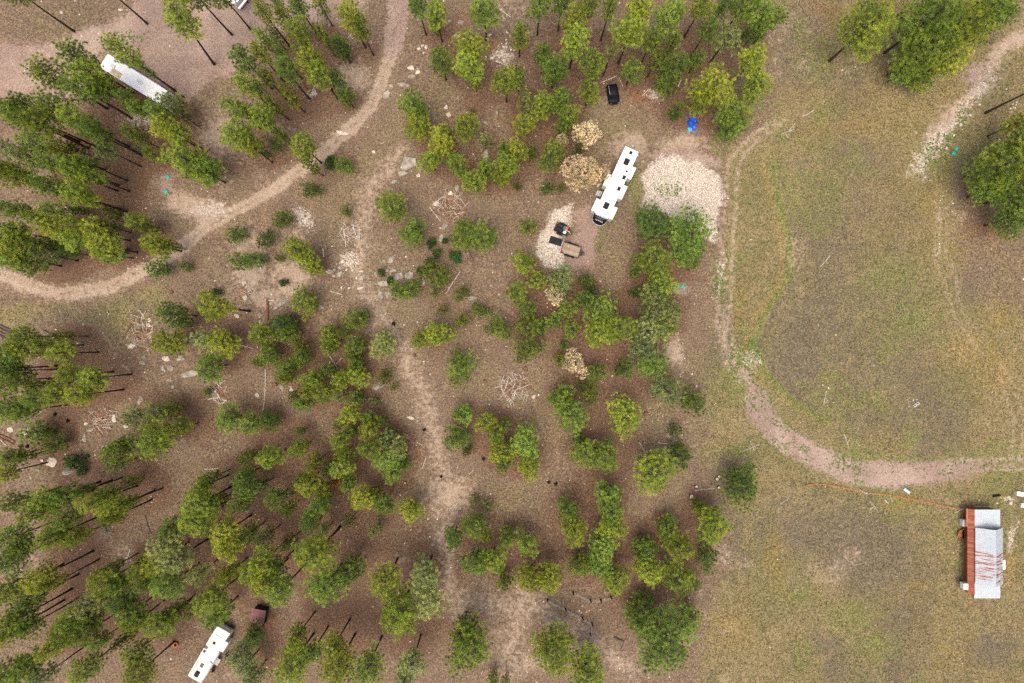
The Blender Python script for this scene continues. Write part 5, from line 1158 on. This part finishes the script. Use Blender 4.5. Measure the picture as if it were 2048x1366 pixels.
for s_ in (-1, 1):
    for a in (-.38, .42):
        wheel(tr, a, s_ * (TW / 2 + .13), .30, .18)
    m = MB(); m.tube([(-.85, s_ * (TW / 2 + .13), .42), (-.7, s_ * (TW / 2 + .13), .66), (.74, s_ * (TW / 2 + .13), .66), (.88, s_ * (TW / 2 + .13), .42)], .10, 4); m.build('fender', M_BLKMET, tr)
m = MB()
for k in range(6): m.box((-TL / 2 - .12 - k * .008, -.9 + k * .36, .50), (.03, .04, .5))
m.box((-TL / 2 - .14, 0, .74), (.06, TW, .05)); m.build('tailgate', M_GREY, tr)
m = MB(); m.box((-TL / 2 + .35, .28, .70), (.14, 1.1, .10), .05); tag_o = m.build('timber_block', M_OLDBOARD, None); tag_o.parent = None
tag_o.location = tr.location; tag_o.rotation_euler = tr.rotation_euler; tag(tag_o, 'short orange-brown timber lying on the plank deck of the trailer', 'timber')
def on(root, x, y, z):
    c_, s_ = math.cos(root.rotation_euler.z), math.sin(root.rotation_euler.z)
    return (root.location.x + x * c_ - y * s_, root.location.y + x * s_ + y * c_, root.location.z + z)
def jug(name, mat, capm, loc, rz, r, h, lab, cat):
    rt = tag(empty(name, loc, rz), lab, cat)
    m = MB(); m.box((0, 0, h / 2), (r * 2, r * 1.5, h), 0, r * .3); m.build('body', mat, rt)
    m = MB(); m.cyl((r * .4, 0, h - .01), (r * .4, 0, h + .06), r * .28, r * .25, 10); m.build('cap', capm, rt)
    m = MB(); m.tube([(-r * .7, 0, h - .02), (-r * .5, 0, h + .09), (r * .1, 0, h + .09), (r * .2, 0, h - .02)], .025, 6); m.build('handle', mat, rt)
jug('fuel_can', M_RED, M_BLKPL, on(tr, -TL / 2 + .22, -.72, .645), ft, .16, .34, 'red fuel can on the corner of the plank deck', 'can')
for a, b, lab in ((-.85, -.78, 'pale rag on the lower edge of the plank deck'), (-.55, .45, 'pale rag on the upper part of the plank deck')):
    m = MB(); q = random.Random(int(a * 100)); n = 9
    m.add([(.14 * q.uniform(.7, 1.2) * math.cos(i * 6.283 / n), .10 * q.uniform(.7, 1.2) * math.sin(i * 6.283 / n), .01) for i in range(n)] + [(.02, 0, .09)], [(i, (i + 1) % n, n) for i in range(n)])
    tag(m.build('rag', M_CREAM, None, on(tr, a, b, .65), ft), lab, 'rag', 'rags on the trailer')
# rubber mat ramp lying on the gravel
q = PX(1080 + 430 / 13.66, 430 + 713 / 13.66, .1); rp = tag(empty('ramp_gate', (q.x, q.y, gzf(q.x, q.y)), ft), 'flat black ramp gate lying on white gravel behind the plank trailer', 'ramp')
m = MB(); m.box((0, 0, .10), (2.06, 1.12, .04)); m.build('mat', M_RUBBER, rp)
m = MB()
for s_ in (-1, 1): m.box((0, s_ * .57, .10), (2.12, .05, .08))
for a in (-1.03, -.35, .35, 1.03): m.box((a, 0, .085), (.05, 1.1, .06))
m.build('frame', M_BLKMET, rp)

q0 = PX(1080 + 600 / 13.66, 430 + 385 / 13.66, .7); f5 = math.atan2(-205, 450)
ut = tag(empty('utility_trailer', (q0.x, q0.y, gzf(q0.x, q0.y)), f5), 'small black utility trailer loaded with boxes, above the plank trailer', 'trailer')
m = MB(); m.box((0, 0, .52), (2.3, 1.45, .07))
for s_ in (-1, 1): m.box((0, s_ * .72, .72), (2.3, .05, .34))
m.box((1.13, 0, .72), (.05, 1.4, .34)); m.build('bed', M_BLKMET, ut)
m = MB()
for k in range(7): m.box((-1.22, -.62 + k * .207, .80), (.04, .04, .56))
m.box((-1.22, 0, 1.08), (.06, 1.5, .06)); m.box((-1.22, 0, .55), (.06, 1.5, .06)); m.build('tailgate', M_BLKMET, ut)
for s_ in (-1, 1):
    wheel(ut, -.1, s_ * .90, .32, .2)
    m = MB(); m.tube([(-.62, s_ * .90, .35), (-.5, s_ * .90, .62), (.3, s_ * .90, .62), (.42, s_ * .90, .35)], .12, 4); m.build('fender', M_BLKPL, ut)
m = MB(); m.tube([(1.1, .5, .5), (1.95, 0, .48), (1.1, -.5, .5)], .05, 6); m.build('tongue', M_BLKMET, ut)
m = MB(); m.cyl((1.95, 0, .1), (1.95, 0, .9), .035, .035, 8); m.build('jack', M_GREY, ut)
def crate(name, mat, x, y, z, s, lab, cat, lidm=None, bev=.04):
    rt = tag(empty(name, on(ut, x, y, z), f5), lab, cat)
    m = MB(); m.box((0, 0, s[2] / 2), s, 0, bev); m.build('body', mat, rt)
    m = MB(); m.box((0, 0, s[2] + .02), (s[0] * 1.03, s[1] * 1.03, .06), 0, .02); ld = m.build('lid', lidm or mat, rt)
    m = MB()
    for k in range(3): m.box((0, (-.3 + k * .3) * s[1], s[2] + .058), (s[0] * .85, .04, .02))
    m.build('rib', lidm or mat, ld)
crate('storage_box', M_BLKPL, -.45, -.33, .56, (1.05, .62, .52), 'larger black storage box on the small utility trailer', 'box', None, .12)
crate('storage_box', M_BLKMET, -.42, .36, .56, (.80, .50, .40), 'smaller dark box on the small utility trailer', 'box')
crate('plastic_crate', M_TEAL, .35, .32, .56, (.52, .62, .34), 'dark teal crate on the small utility trailer', 'crate')
crate('cooler', M_WALLW, .72, .42, .56, (.36, .50, .36), 'red-lidded white cooler at the front of the utility trailer', 'cooler', M_RED)
rt = tag(empty('bucket', on(ut, .62, -.34, .56), f5), 'pale grey tub on the small utility trailer', 'tub')
m = MB(); m.cyl((0, 0, 0), (0, 0, .30), .20, .26, 16); m.build('body', M_GREY, rt)
m = MB(); m.tube([(.26 * math.cos(t * .3927), .26 * math.sin(t * .3927), .30) for t in range(17)], .02, 5); m.build('rim', M_WALLW, rt)
m = MB(); m.tube([(-.45, 0, 0), (0, .015, .02), (.45, 0, 0)], .045, 8); tag(m.build('pipe', M_WALLW, None, on(ut, .92, .04, .98), f5), 'white plastic pipe across the small utility trailer', 'pipe')
rt = tag(empty('work_lamp', on(ut, -1.0, .55, .56), f5), 'small orange work lamp in the corner of the utility trailer', 'lamp')
m = MB(); m.cyl((0, 0, 0), (0, 0, .35), .06, .05, 8); m.build('body', M_BLKPL, rt); m = MB(); m.cyl((0, 0, .35), (0, 0, .48), .10, .07, 10); m.build('lens', M_ORANGE, rt)

# ------------------------------------------------------------------ black vehicle under the pines
pv = PX(1226.5, 187, .8); fv = math.atan2(-330, 55)
cv = tag(empty('parked_car', (pv.x, pv.y, gzf(pv.x, pv.y)), fv), 'small black vehicle with pale side trim parked under pines', 'car')
cv.scale = (.98, 1.08, 1.0)
def shell(secs, mat, name, parent, n=12):
    """lofted body: sections (x, half width, z low, z high, roundness)"""
    m = MB(); vs = []
    for x_, hw, zl, zh in secs:
        for k in range(n):
            t = 2 * math.pi * k / n + math.pi / n; c_, s_ = math.cos(t), math.sin(t)
            vs.append((x_, hw * math.copysign(abs(c_) ** .5, c_), (zl + zh) / 2 + (zh - zl) / 2 * math.copysign(abs(s_) ** .5, s_)))
    fs = [(a * n + k, a * n + (k + 1) % n, (a + 1) * n + (k + 1) % n, (a + 1) * n + k) for a in range(len(secs) - 1) for k in range(n)]
    fs += [tuple(range(n - 1, -1, -1)), tuple(range((len(secs) - 1) * n, len(secs) * n))]
    m.add(vs, fs); return m.build(name, mat, parent, smooth=True)
M_CAR = simple('black_car_paint', (.006, .008, .013), .55, .12, .3, 1.5)
shell([(-1.66, .60, .45, .80), (-1.55, .78, .32, .95), (-.9, .86, .28, 1.02), (.6, .86, .28, 1.0), (1.3, .80, .30, .92), (1.6, .62, .42, .78)], M_CAR, 'body', cv)
cb_ = shell([(-1.42, .52, .9, 1.05), (-1.2, .66, .92, 1.52), (-.3, .70, .92, 1.62), (.35, .68, .92, 1.56), (.95, .58, .9, 1.02)], M_CAR, 'cabin', cv)
m = MB(); m.add([(.42, -.56, 1.53), (.42, .56, 1.53), (.93, .52, 1.06), (.93, -.52, 1.06)], [(0, 3, 2, 1)]); m.build('windscreen', M_CAR, cb_)
for s_ in (-1, 1):
    m = MB(); m.tube([(-1.15, s_ * .62, 1.58), (-.3, s_ * .66, 1.68), (.35, s_ * .62, 1.62)], .026, 5); m.build('roof_rail', M_GREY if s_ < 0 else M_CAR, cb_)
for s_ in (-1, 1):
    for a in (-1.05, 1.0): wheel(cv, a, s_ * .76, .31, .2)
    m = MB(); m.box((1.56, s_ * .5, .72), (.08, .22, .12), 0, .03); m.build('headlight', M_GREYG, cv)
m = MB(); m.tube([(1.66, -.62, .55), (1.72, 0, .55), (1.66, .62, .55)], .06, 6); m.build('bumper', M_BLKMET, cv)

# ------------------------------------------------------------------ blue tarp over a bundle
pt = PX(1386, 246, .4); tp = tag(empty('tarp_bundle', (pt.x, pt.y, gzf(pt.x, pt.y)), 0), 'crumpled bright blue tarp over a bundle at the pine edge', 'tarp')
out = [(0.0, 1.15), (.55, .75), (.72, .30), (.66, .05), (.30, .10), (.18, -.05), (.32, -.35), (.52, -.62), (.50, -.95), (.28, -1.0), (-.05, -.80), (-.30, -.62), (-.62, -.25), (-.70, .10), (-.55, .55), (-.28, .95)]
m = MB(); q = random.Random(8); n = len(out); vs = []
for f_, z in ((1.0, .0), (.96, .22), (.80, .48), (.52, .66), (.22, .74)):
    for i, (a, b) in enumerate(out): vs.append((a * f_ + .02 * (1 - f_), b * f_, max(-.03, z * (1 + q.uniform(-.22, .22)))))
vs.append((0, .1, .72))
fs = [(k * n + i, k * n + (i + 1) % n, k * n + n + (i + 1) % n, k * n + n + i)[::-1] for k in range(4) for i in range(n)] + [(4 * n + i, (4 * n + (i + 1) % n), 5 * n)[::-1] for i in range(n)]
m.add(vs, fs); m.build('tarp', M_TARP, tp)
m = MB(); m.add([(-.62, -.55, .10), (-.30, -.60, .28), (-.05, -.80, .22), (-.12, -1.08, .06), (-.40, -1.15, .03), (-.60, -.95, .04), (-.34, -.85, .20)], [(0, 6, 1), (1, 6, 2), (2, 6, 3), (3, 6, 4), (4, 6, 5), (5, 6, 0)])
m.add([(-.62, -.55, -.03), (-.05, -.80, -.03), (-.12, -1.08, -.03), (-.40, -1.15, -.03), (-.60, -.95, -.03)], [(0, 1, 2, 3, 4)]); m.build('folded_corner', M_CYAN, tp); tp.scale = (1.2, 1.2, 1.0)

# ------------------------------------------------------------------ tin-roofed cabin
def k_at(px_, z): return (px_ - CX) * S * (H - z) / H
X0, X1 = 74.45, 78.75; XR = (X0 + X1) / 2; YT, YB = -27.1, -41.4; Y1, Y2 = -29.9, -38.95; ZE, ZR = 3.0, 4.5
cb = tag(empty('cabin', (XR, (YT + YB) / 2, 0)), 'long cabin with silver tin roof, rust streaks and rusty side', 'cabin')
ox, oy = XR, (YT + YB) / 2
m = MB(); m.box((0, 0, 1.25), (X1 - X0 - .5, YT - YB - .35, 2.55)); wl = m.build('wall', M_RUST, cb)
m = MB(); hw = (X1 - X0) / 2 - .26
for yy in (Y1 - .35 - oy, Y2 + .35 - oy): m.add([(-hw, yy - .03, 2.5), (hw, yy - .03, 2.5), (hw, yy - .03, ZE), (0, yy - .03, ZR - .12), (-hw, yy - .03, ZE), (-hw, yy + .03, 2.5), (hw, yy + .03, 2.5), (hw, yy + .03, ZE), (0, yy + .03, ZR - .12), (-hw, yy + .03, ZE)], [(0, 1, 2, 3, 4), (9, 8, 7, 6, 5), (0, 5, 6, 1), (1, 6, 7, 2), (2, 7, 8, 3), (3, 8, 9, 4), (4, 9, 5, 0)])
m.build('gable', M_RUST, cb)
def sheet(w, l, mat, ribs=6, name='roof_sheet'):
    """corrugated sheet: ribs run along l (local x), width w along local y"""
    m = MB(); n = ribs * 2; vs = []
    for x_ in (0, l):
        for k in range(n + 1): vs.append((x_, -w / 2 + w * k / n, .022 if k % 2 else 0.0))
    fs = [(k, n + 1 + k, n + 2 + k, k + 1) for k in range(n)]
    m.add(vs, fs); m.add([(a, b, c - .006) for a, b, c in vs], [f[::-1] for f in fs])
    return m.mesh(name, mat)
nS = 10; sw = (Y1 - Y2) / nS; sl_ = math.hypot(XR - X0 + .06, ZR - ZE); ang = math.atan2(ZR - ZE, XR - X0)
shA = sheet(sw * 1.0, sl_, M_TIN); shB = sheet(sw * 1.0, sl_, M_TINSTREAK)
for k in range(nS):
    yy = Y1 - sw * (k + .5) - oy; rustk = 4 <= k <= 8
    link('roof_sheet', shB if rustk else shA, cb, (X0 - XR - .05, yy, ZE + .02 + .004 * (k % 2)), (0, -ang, 0))
    link('roof_sheet', shB if (rustk or k == 9) else shA, cb, (X1 - XR + .05, yy, ZE + .02 + .004 * (k % 2)), (0, -ang, math.pi))
m = MB(); w_ = .24
m.add([(-w_, Y1 - oy + .02, ZR - .10), (0, Y1 - oy + .02, ZR + .07), (w_, Y1 - oy + .02, ZR - .10), (-w_, Y2 - oy - .02, ZR - .10), (0, Y2 - oy - .02, ZR + .07), (w_, Y2 - oy - .02, ZR - .10)], [(0, 3, 4, 1), (1, 4, 5, 2), (0, 1, 2), (5, 4, 3), (0, 2, 5, 3)]); m.build('ridge_cap', M_TIN, cb)
# flat tin over the two ends
sh3 = sheet((X1 - X0 - .1) / 4, 1, M_TIN, 4)
for ya, yb in ((YT, Y1 - .3), (Y2 + .3, YB)):
    ln = abs(ya - yb)
    for k in range(4):
        o = link('roof_sheet', sh3, cb, (X0 - XR + .05 + (X1 - X0 - .1) * (k + .5) / 4, ya - oy, 2.60 + .004 * (k % 2)), (0, 0, -math.pi / 2)); o.scale = (ln, 1, 1)
# narrow rusty lean-to along the west side
nL = 14; lw = (YT - (YB + .5)) / nL; shL = sheet(lw, 1.0, M_RUST, 5, 'lean_to_sheet'); shO = sheet(lw, 1.0, M_RUSTO, 5, 'lean_to_sheet')
la = math.atan2(2.72 - 1.95, .72)
for k in range(nL):
    o = link('lean_to_sheet', shL, cb, (X0 - XR - .62, YT - lw * (k + .5) - oy, 1.96 + .003 * (k % 2)), (0, -la, 0)); o.scale = (1.02, 1, 1)
m = MB(); m.box((X0 - XR - .66, YT - oy - 1.45, 1.90), (.22, 2.9, .16)); m.build('fascia', M_RUSTO, cb)
for k in range(6): m = MB(); m.cyl((X0 - XR - .58, YT - oy - .2 - k * 2.65, 0), (X0 - XR - .58, YT - oy - .2 - k * 2.65, 1.95), .05, .05, 6); m.build('post', M_DARKWOOD, cb)
m = MB(); m.box((-.75, 33.6 - 33.9 + .1, 4.03), (.75, .45, .04)); o = m.build('roof_patch', M_GREY, cb); o.location = (-.25, .35, -.12); o.rotation_euler = (0, 0, 0)
o.data.transform(Matrix.Rotation(-ang, 4, 'Y')); o.location = (-.9 + 3.2, .4, .72)
def cooler_box(x, y, z, s, lab, mat):
    rt = tag(empty('cooler_unit', (x, y, 0)), lab, 'cooler', 'cooler boxes around the cabin')
    m = MB(); m.box((0, 0, z), s, 0, .05); m.build('body', mat, rt)
    m = MB(); m.box((0, 0, z + s[2] / 2 + .015), (s[0] * .9, s[1] * .9, .03), 0, .01); m.build('top', M_WHITE, rt)
    m = MB()
    for k in range(4): m.box((-s[0] / 2 - .004, 0, z - s[2] * .3 + k * s[2] * .2), (.02, s[1] * .75, .04))
    m.build('louvre', M_GREY, rt)
    if z - s[2] / 2 > .15:
        m = MB()
        for a in (-.4, .4):
            for b in (-.4, .4): m.cyl((a * s[0], b * s[1], 0), (a * s[0], b * s[1], z - s[2] / 2 + .02), .03, .03, 6)
        m.build('stand', M_DARKWOOD, rt)
q = PX(1930, 1046, .9); cooler_box(q.x, q.y, .5, (.8, 1.15, .9), 'grey box beside the rusty side of the cabin', M_GREY)
q = PX(1935.5, 1173, 1.9); cooler_box(q.x - .25, q.y, 1.55, (1.0, 1.05, .95), 'white cooler box at the lower end of the rusty lean-to', M_WALLW)
q = PX(2006, 1129, 2.4); cooler_box(X1 + .36, q.y, 2.1, (.95, 1.55, .95), 'white cooler box on the outer wall of the cabin', M_WALLW)
# rusty half drum beside it
q = PX(1922, 1069, .3); rt = tag(empty('half_drum', (q.x, q.y, gzf(q.x, q.y))), 'rusty half-round trough lying beside the grey cooler box', 'trough')
m = MB(); n = 12; vs = []
for z, f_ in ((0, .8), (.45, 1.0), (.45, .92), (.06, .74)):
    for k in range(n + 1):
        t = math.pi / 2 + math.pi * k / n; vs.append((.42 + .95 * f_ * math.cos(t), .85 * f_ * math.sin(t), z))
fs = [(a * (n + 1) + k, a * (n + 1) + k + 1, (a + 1) * (n + 1) + k + 1, (a + 1) * (n + 1) + k) for a in range(3) for k in range(n)] + [tuple(range(3 * (n + 1), 4 * (n + 1))), tuple(range(n, -1, -1))]
fs += [(a * (n + 1), (a + 1) * (n + 1), (a + 1) * (n + 1) + n, a * (n + 1) + n) for a in range(3)]
m.add(vs, fs); m.build('shell', M_RUSTO, rt)
m = MB(); m.tube([(.42 + .95 * math.cos(math.pi / 2 + math.pi * k / 12), .85 * math.sin(math.pi / 2 + math.pi * k / 12), .45) for k in range(13)], .035, 5); m.build('rim', M_RUST, rt)
# clutter right of the cabin's top
for x, y, w, h_, mt, lab in ((2041, 988, 14, 9, M_WALLW, 'white appliance box lying above the cabin'), (2046, 1011, 8, 9, M_CREAM, 'cream box at the edge above the cabin'), (2021.5, 1006.5, 6, 6, M_CUT, 'small square pale block above the cabin')):
    q = PX(x, y, .4); rt = tag(empty('crate', (q.x, q.y, gzf(q.x, q.y)), -.15), lab, 'box', 'boxes above the cabin')
    m = MB(); m.box((0, 0, .25), (w * S, h_ * S, .5), 0, .03); m.build('body', mt, rt); m = MB(); m.box((0, 0, .51), (w * S * .8, h_ * S * .75, .03), 0, .01); m.build('lid', mt, rt)
q = PX(2019, 995, .2); tag(link('rock', RM['p'][1], None, (q.x, q.y, gzf(q.x, q.y) + .05), (0, 0, .4), (.36, .26, .2)), 'pale round rock above the cabin boxes', 'rock', 'boulders lying on the forest floor')
q = PX(1996, 1007, .2); tag(link('rock', RM['p'][2], None, (q.x, q.y, gzf(q.x, q.y) + .05), (0, 0, 1.4), (.24, .2, .16)), 'small pinkish rock above the cabin roof', 'rock', 'boulders lying on the forest floor')
log_o = log_obj(1985, 992, 1999, 990, 5.0, M_BURNT, 77); tag(log_o, 'charred dark log lying above the cabin', 'log', 'fallen wood on the ground')
log_o = log_obj(1947, 1014, 1982, 1013, 1.6, M_STICK, 78); tag(log_o, 'grey pole lying along the top edge of the cabin', 'branch', 'fallen wood on the ground')
log_o = log_obj(1949, 1018, 1975, 1018.6, 1.4, M_LETTER, 79); tag(log_o, 'white pole at the upper edge of the cabin roof', 'branch', 'fallen wood on the ground')

# ------------------------------------------------------------------ mauve-red shed
c4 = [(505, 1217), (534, 1222.5), (527, 1250), (494, 1242.5)]
cpx = sum(a for a, b in c4) / 4, sum(b for a, b in c4) / 4
q = PX(*cpx, 2.2); fs_ = math.atan2(-5.5, 29)
sh = tag(empty('garden_shed', (q.x, q.y, gzf(q.x, q.y)), fs_), 'small shed with ribbed mauve-red tin roof strewn with orange needles', 'shed')
SW, SD = 2.35, 2.3
m = MB(); m.box((.05, -.05, .92), (SW - .35, SD - .3, 1.84)); m.build('wall', M_SHEDW, sh)
sm = sheet(SW / 3, SD, M_SHED, 4)
for k in range(3): link('roof_sheet', sm, sh, (-SW / 3 + k * SW / 3, SD / 2, 2.12 + .004 * (k % 2)), (0, .10, -math.pi / 2))
m = MB(); m.box((0, -SD / 2 + .09, .88), (.8, .04, 1.7)); dd = m.build('door', M_SHEDW, sh); m = MB(); m.box((.28, -SD / 2 + .06, 1.0), (.04, .05, .14)); m.build('handle', M_GREY, dd)
x = q.x + rng.normal(size=160) * .45 + .1; y = q.y + rng.normal(size=160) * .45; ok = (np.abs(x - q.x) < 1.0) & (np.abs(y - q.y) < 1.0)
x, y = x[ok], y[ok]; v, f, t_ = chips(x, y, 2.03 + .10 * (y - q.y) + .03, .04, .12, .3)
tag(link('roof_litter', np_mesh('roof_litter', v, f, M_LEAF, {'tint': ('FLOAT', t_)})), 'orange needle litter lying on the shed roof', 'litter', kind='stuff')
# orange clay ring
q = PX(350.5, 1290, .3); rt = tag(empty('planter_ring', (q.x, q.y, gzf(q.x, q.y))), 'orange clay planter ring on the forest floor left of the camper', 'planter')
m = MB(); n = 18; prof = [(.26, .1), (.27, .40), (.37, .44), (.43, .38), (.40, .0)]; vs = [(r_ * math.cos(2 * math.pi * k / n), r_ * math.sin(2 * math.pi * k / n), z) for r_, z in prof for k in range(n)]
m.add(vs, [(a * n + k, a * n + (k + 1) % n, (a + 1) * n + (k + 1) % n, (a + 1) * n + k)[::-1] for a in range(len(prof) - 1) for k in range(n)]); m.build('pot', M_ORANGE, rt, smooth=True)
m = MB(); m.cyl((0, 0, .08), (0, 0, .16), .27, .27, 16); m.build('soil', M_BURNT, rt)

# ------------------------------------------------------------------ septic lids
for x, y, r, lab in ((334, 354, 4.6, 'upper green dome lid in the clearing by the dirt track'), (330, 382, 5.0, 'lower green dome lid in the clearing by the dirt track'),
                     (1355.5, 571.5, 3.0, 'smaller green lid beside the meadow'), (1365.5, 572.5, 4.6, 'larger green lid beside the meadow'),
                     (1915, 297, 4.2, 'upper green lid beside the pale gravel track'), (1909, 306.5, 4.6, 'lower green lid beside the pale gravel track')):
    q = PX(x, y, .2); rt = tag(empty('septic_lid', (q.x, q.y, gzf(q.x, q.y))), lab, 'lid', 'green septic lids'); rm_ = r * S
    m = MB(); n = 18; prof = [(1.0, -.05), (1.0, .10), (.92, .16), (.6, .23), (.25, .26)]
    m.add([(rm_ * f_ * math.cos(2 * math.pi * k / n), rm_ * f_ * math.sin(2 * math.pi * k / n), z) for f_, z in prof for k in range(n)] + [(0, 0, .265)], [(a * n + k, a * n + (k + 1) % n, (a + 1) * n + (k + 1) % n, (a + 1) * n + k) for a in range(4) for k in range(n)] + [(4 * n + k, 4 * n + (k + 1) % n, 5 * n) for k in range(n)])
    dm = m.build('dome', M_LID, rt, smooth=True)
    m = MB()
    for k in range(6): t = k * math.pi / 3; m.box((rm_ * .72 * math.cos(t), rm_ * .72 * math.sin(t), .20), (rm_ * .34, .03, .04), t)
    m.build('rib', M_LID, rt); m = MB(); m.cyl((0, 0, .25), (0, 0, .30), rm_ * .2, rm_ * .16, 10); m.build('knob', M_LID, rt)

# ------------------------------------------------------------------ orange tape, wire fences, pipe, crates
pts = [(1609, 968), (1640, 967), (1672, 972), (1700, 978), (1735, 985), (1765, 988), (1800, 993), (1840, 1001), (1880, 1010), (1915, 1017), (1932, 1018)]
rt = tag(empty('tape_fence', PX(1609, 968)), 'orange plastic tape strung across the grass towards the cabin', 'tape'); b0 = rt.location
m = MB(); m.tube([tuple(PX(a, b) - b0 + Vector((0, 0, gzf(PX(a, b).x, PX(a, b).y) + (.75 if i in (0, 10) else .42 + .1 * math.sin(i * 2))))) for i, (a, b) in enumerate(pts)], .030, 5); m.build('tape', M_ROPE, rt)
for a, b in ((1609, 968), (1931, 1018)): d = PX(a, b) - b0; m = MB(); m.cyl((d.x, d.y, -.2), (d.x, d.y, .9), .05, .04, 8); m.build('post', M_DARKWOOD, rt)
for lst, lab in (([(1147, 1188), (1182, 1204), (1203, 1204), (1223, 1197)], 'short wire fence run on four dark posts below the pines'), ([(1096, 1203), (1132, 1222), (1166, 1239), (1185, 1251), (1182, 1271)], 'wire fence run on five dark posts above the lower pines')):
    b0 = PX(*lst[0], .6); rt = tag(empty('wire_fence', (b0.x, b0.y, 0)), lab, 'fence', 'wire fences')
    pw = [PX(a, b, .9) for a, b in lst]
    for w_ in pw:
        m = MB(); z = gzf(w_.x, w_.y); m.cyl((w_.x - b0.x, w_.y - b0.y, z - .3), (w_.x - b0.x, w_.y - b0.y, z + 1.15), .14, .12, 8); m.build('post', M_BURNT, rt)
    for h_ in (.35, .70, 1.05):
        m = MB()
        for a, b in zip(pw, pw[1:]): m.tube([(a.x - b0.x, a.y - b0.y, h_), ((a.x + b.x) / 2 - b0.x, (a.y + b.y) / 2 - b0.y, h_ - .05), (b.x - b0.x, b.y - b0.y, h_)], .022, 4)
        m.build('wire', M_WIRE, rt)
a, b = PX(1806, 976.5), PX(1817, 984.5); m = MB(); n = 12; d = b - a; L = d.length; vs = []
for xx, r_ in ((-L / 2, .24), (L / 2, .24), (L / 2, .19), (-L / 2, .19)):
    for k in range(n): vs.append((xx, r_ * math.cos(2 * math.pi * k / n), r_ * math.sin(2 * math.pi * k / n) + .22))
m.add(vs, [(q_ * n + k, q_ * n + (k + 1) % n, ((q_ + 1) % 4) * n + (k + 1) % n, ((q_ + 1) % 4) * n + k) for q_ in range(4) for k in range(n)])
tag(m.build('culvert_pipe', M_PIPE, None, tuple((a + b) / 2 + Vector((0, 0, gzf(a.x, a.y)))), math.atan2(d.y, d.x)), 'pale blue culvert pipe at the edge of the pink drive', 'pipe')
for x, y, lab in ((1830, 811, 'left of two small white open crates in the meadow'), (1835.5, 807, 'right of two small white open crates in the meadow')):
    q = PX(x, y, .15); rt = tag(empty('open_crate', (q.x, q.y, gzf(q.x, q.y)), .5), lab, 'crate', 'white crates in the meadow')
    for a_, b_, w_, h_ in ((0, .17, .40, .05), (0, -.17, .40, .05), (.19, 0, .05, .30), (-.19, 0, .05, .30)): m = MB(); m.box((a_, b_, .12), (w_, h_, .24)); m.build('side', M_WALLW, rt)
    m = MB(); m.box((0, 0, .03), (.34, .30, .03)); m.build('floor', M_BURNT, rt)
for x, y, s, lab in ((1826, 800, 5, 'pale rock beside the white meadow crates'), (1833, 799, 3.4, 'smaller pale rock above the white meadow crates')):
    q = PX(x, y); tag(link('rock', RM['p'][3], None, (q.x, q.y, gzf(q.x, q.y) + .05), (0, 0, s), (s * S * .6, s * S * .5, s * S * .4)), lab, 'rock', 'boulders lying on the forest floor')
print('trees', cnt)
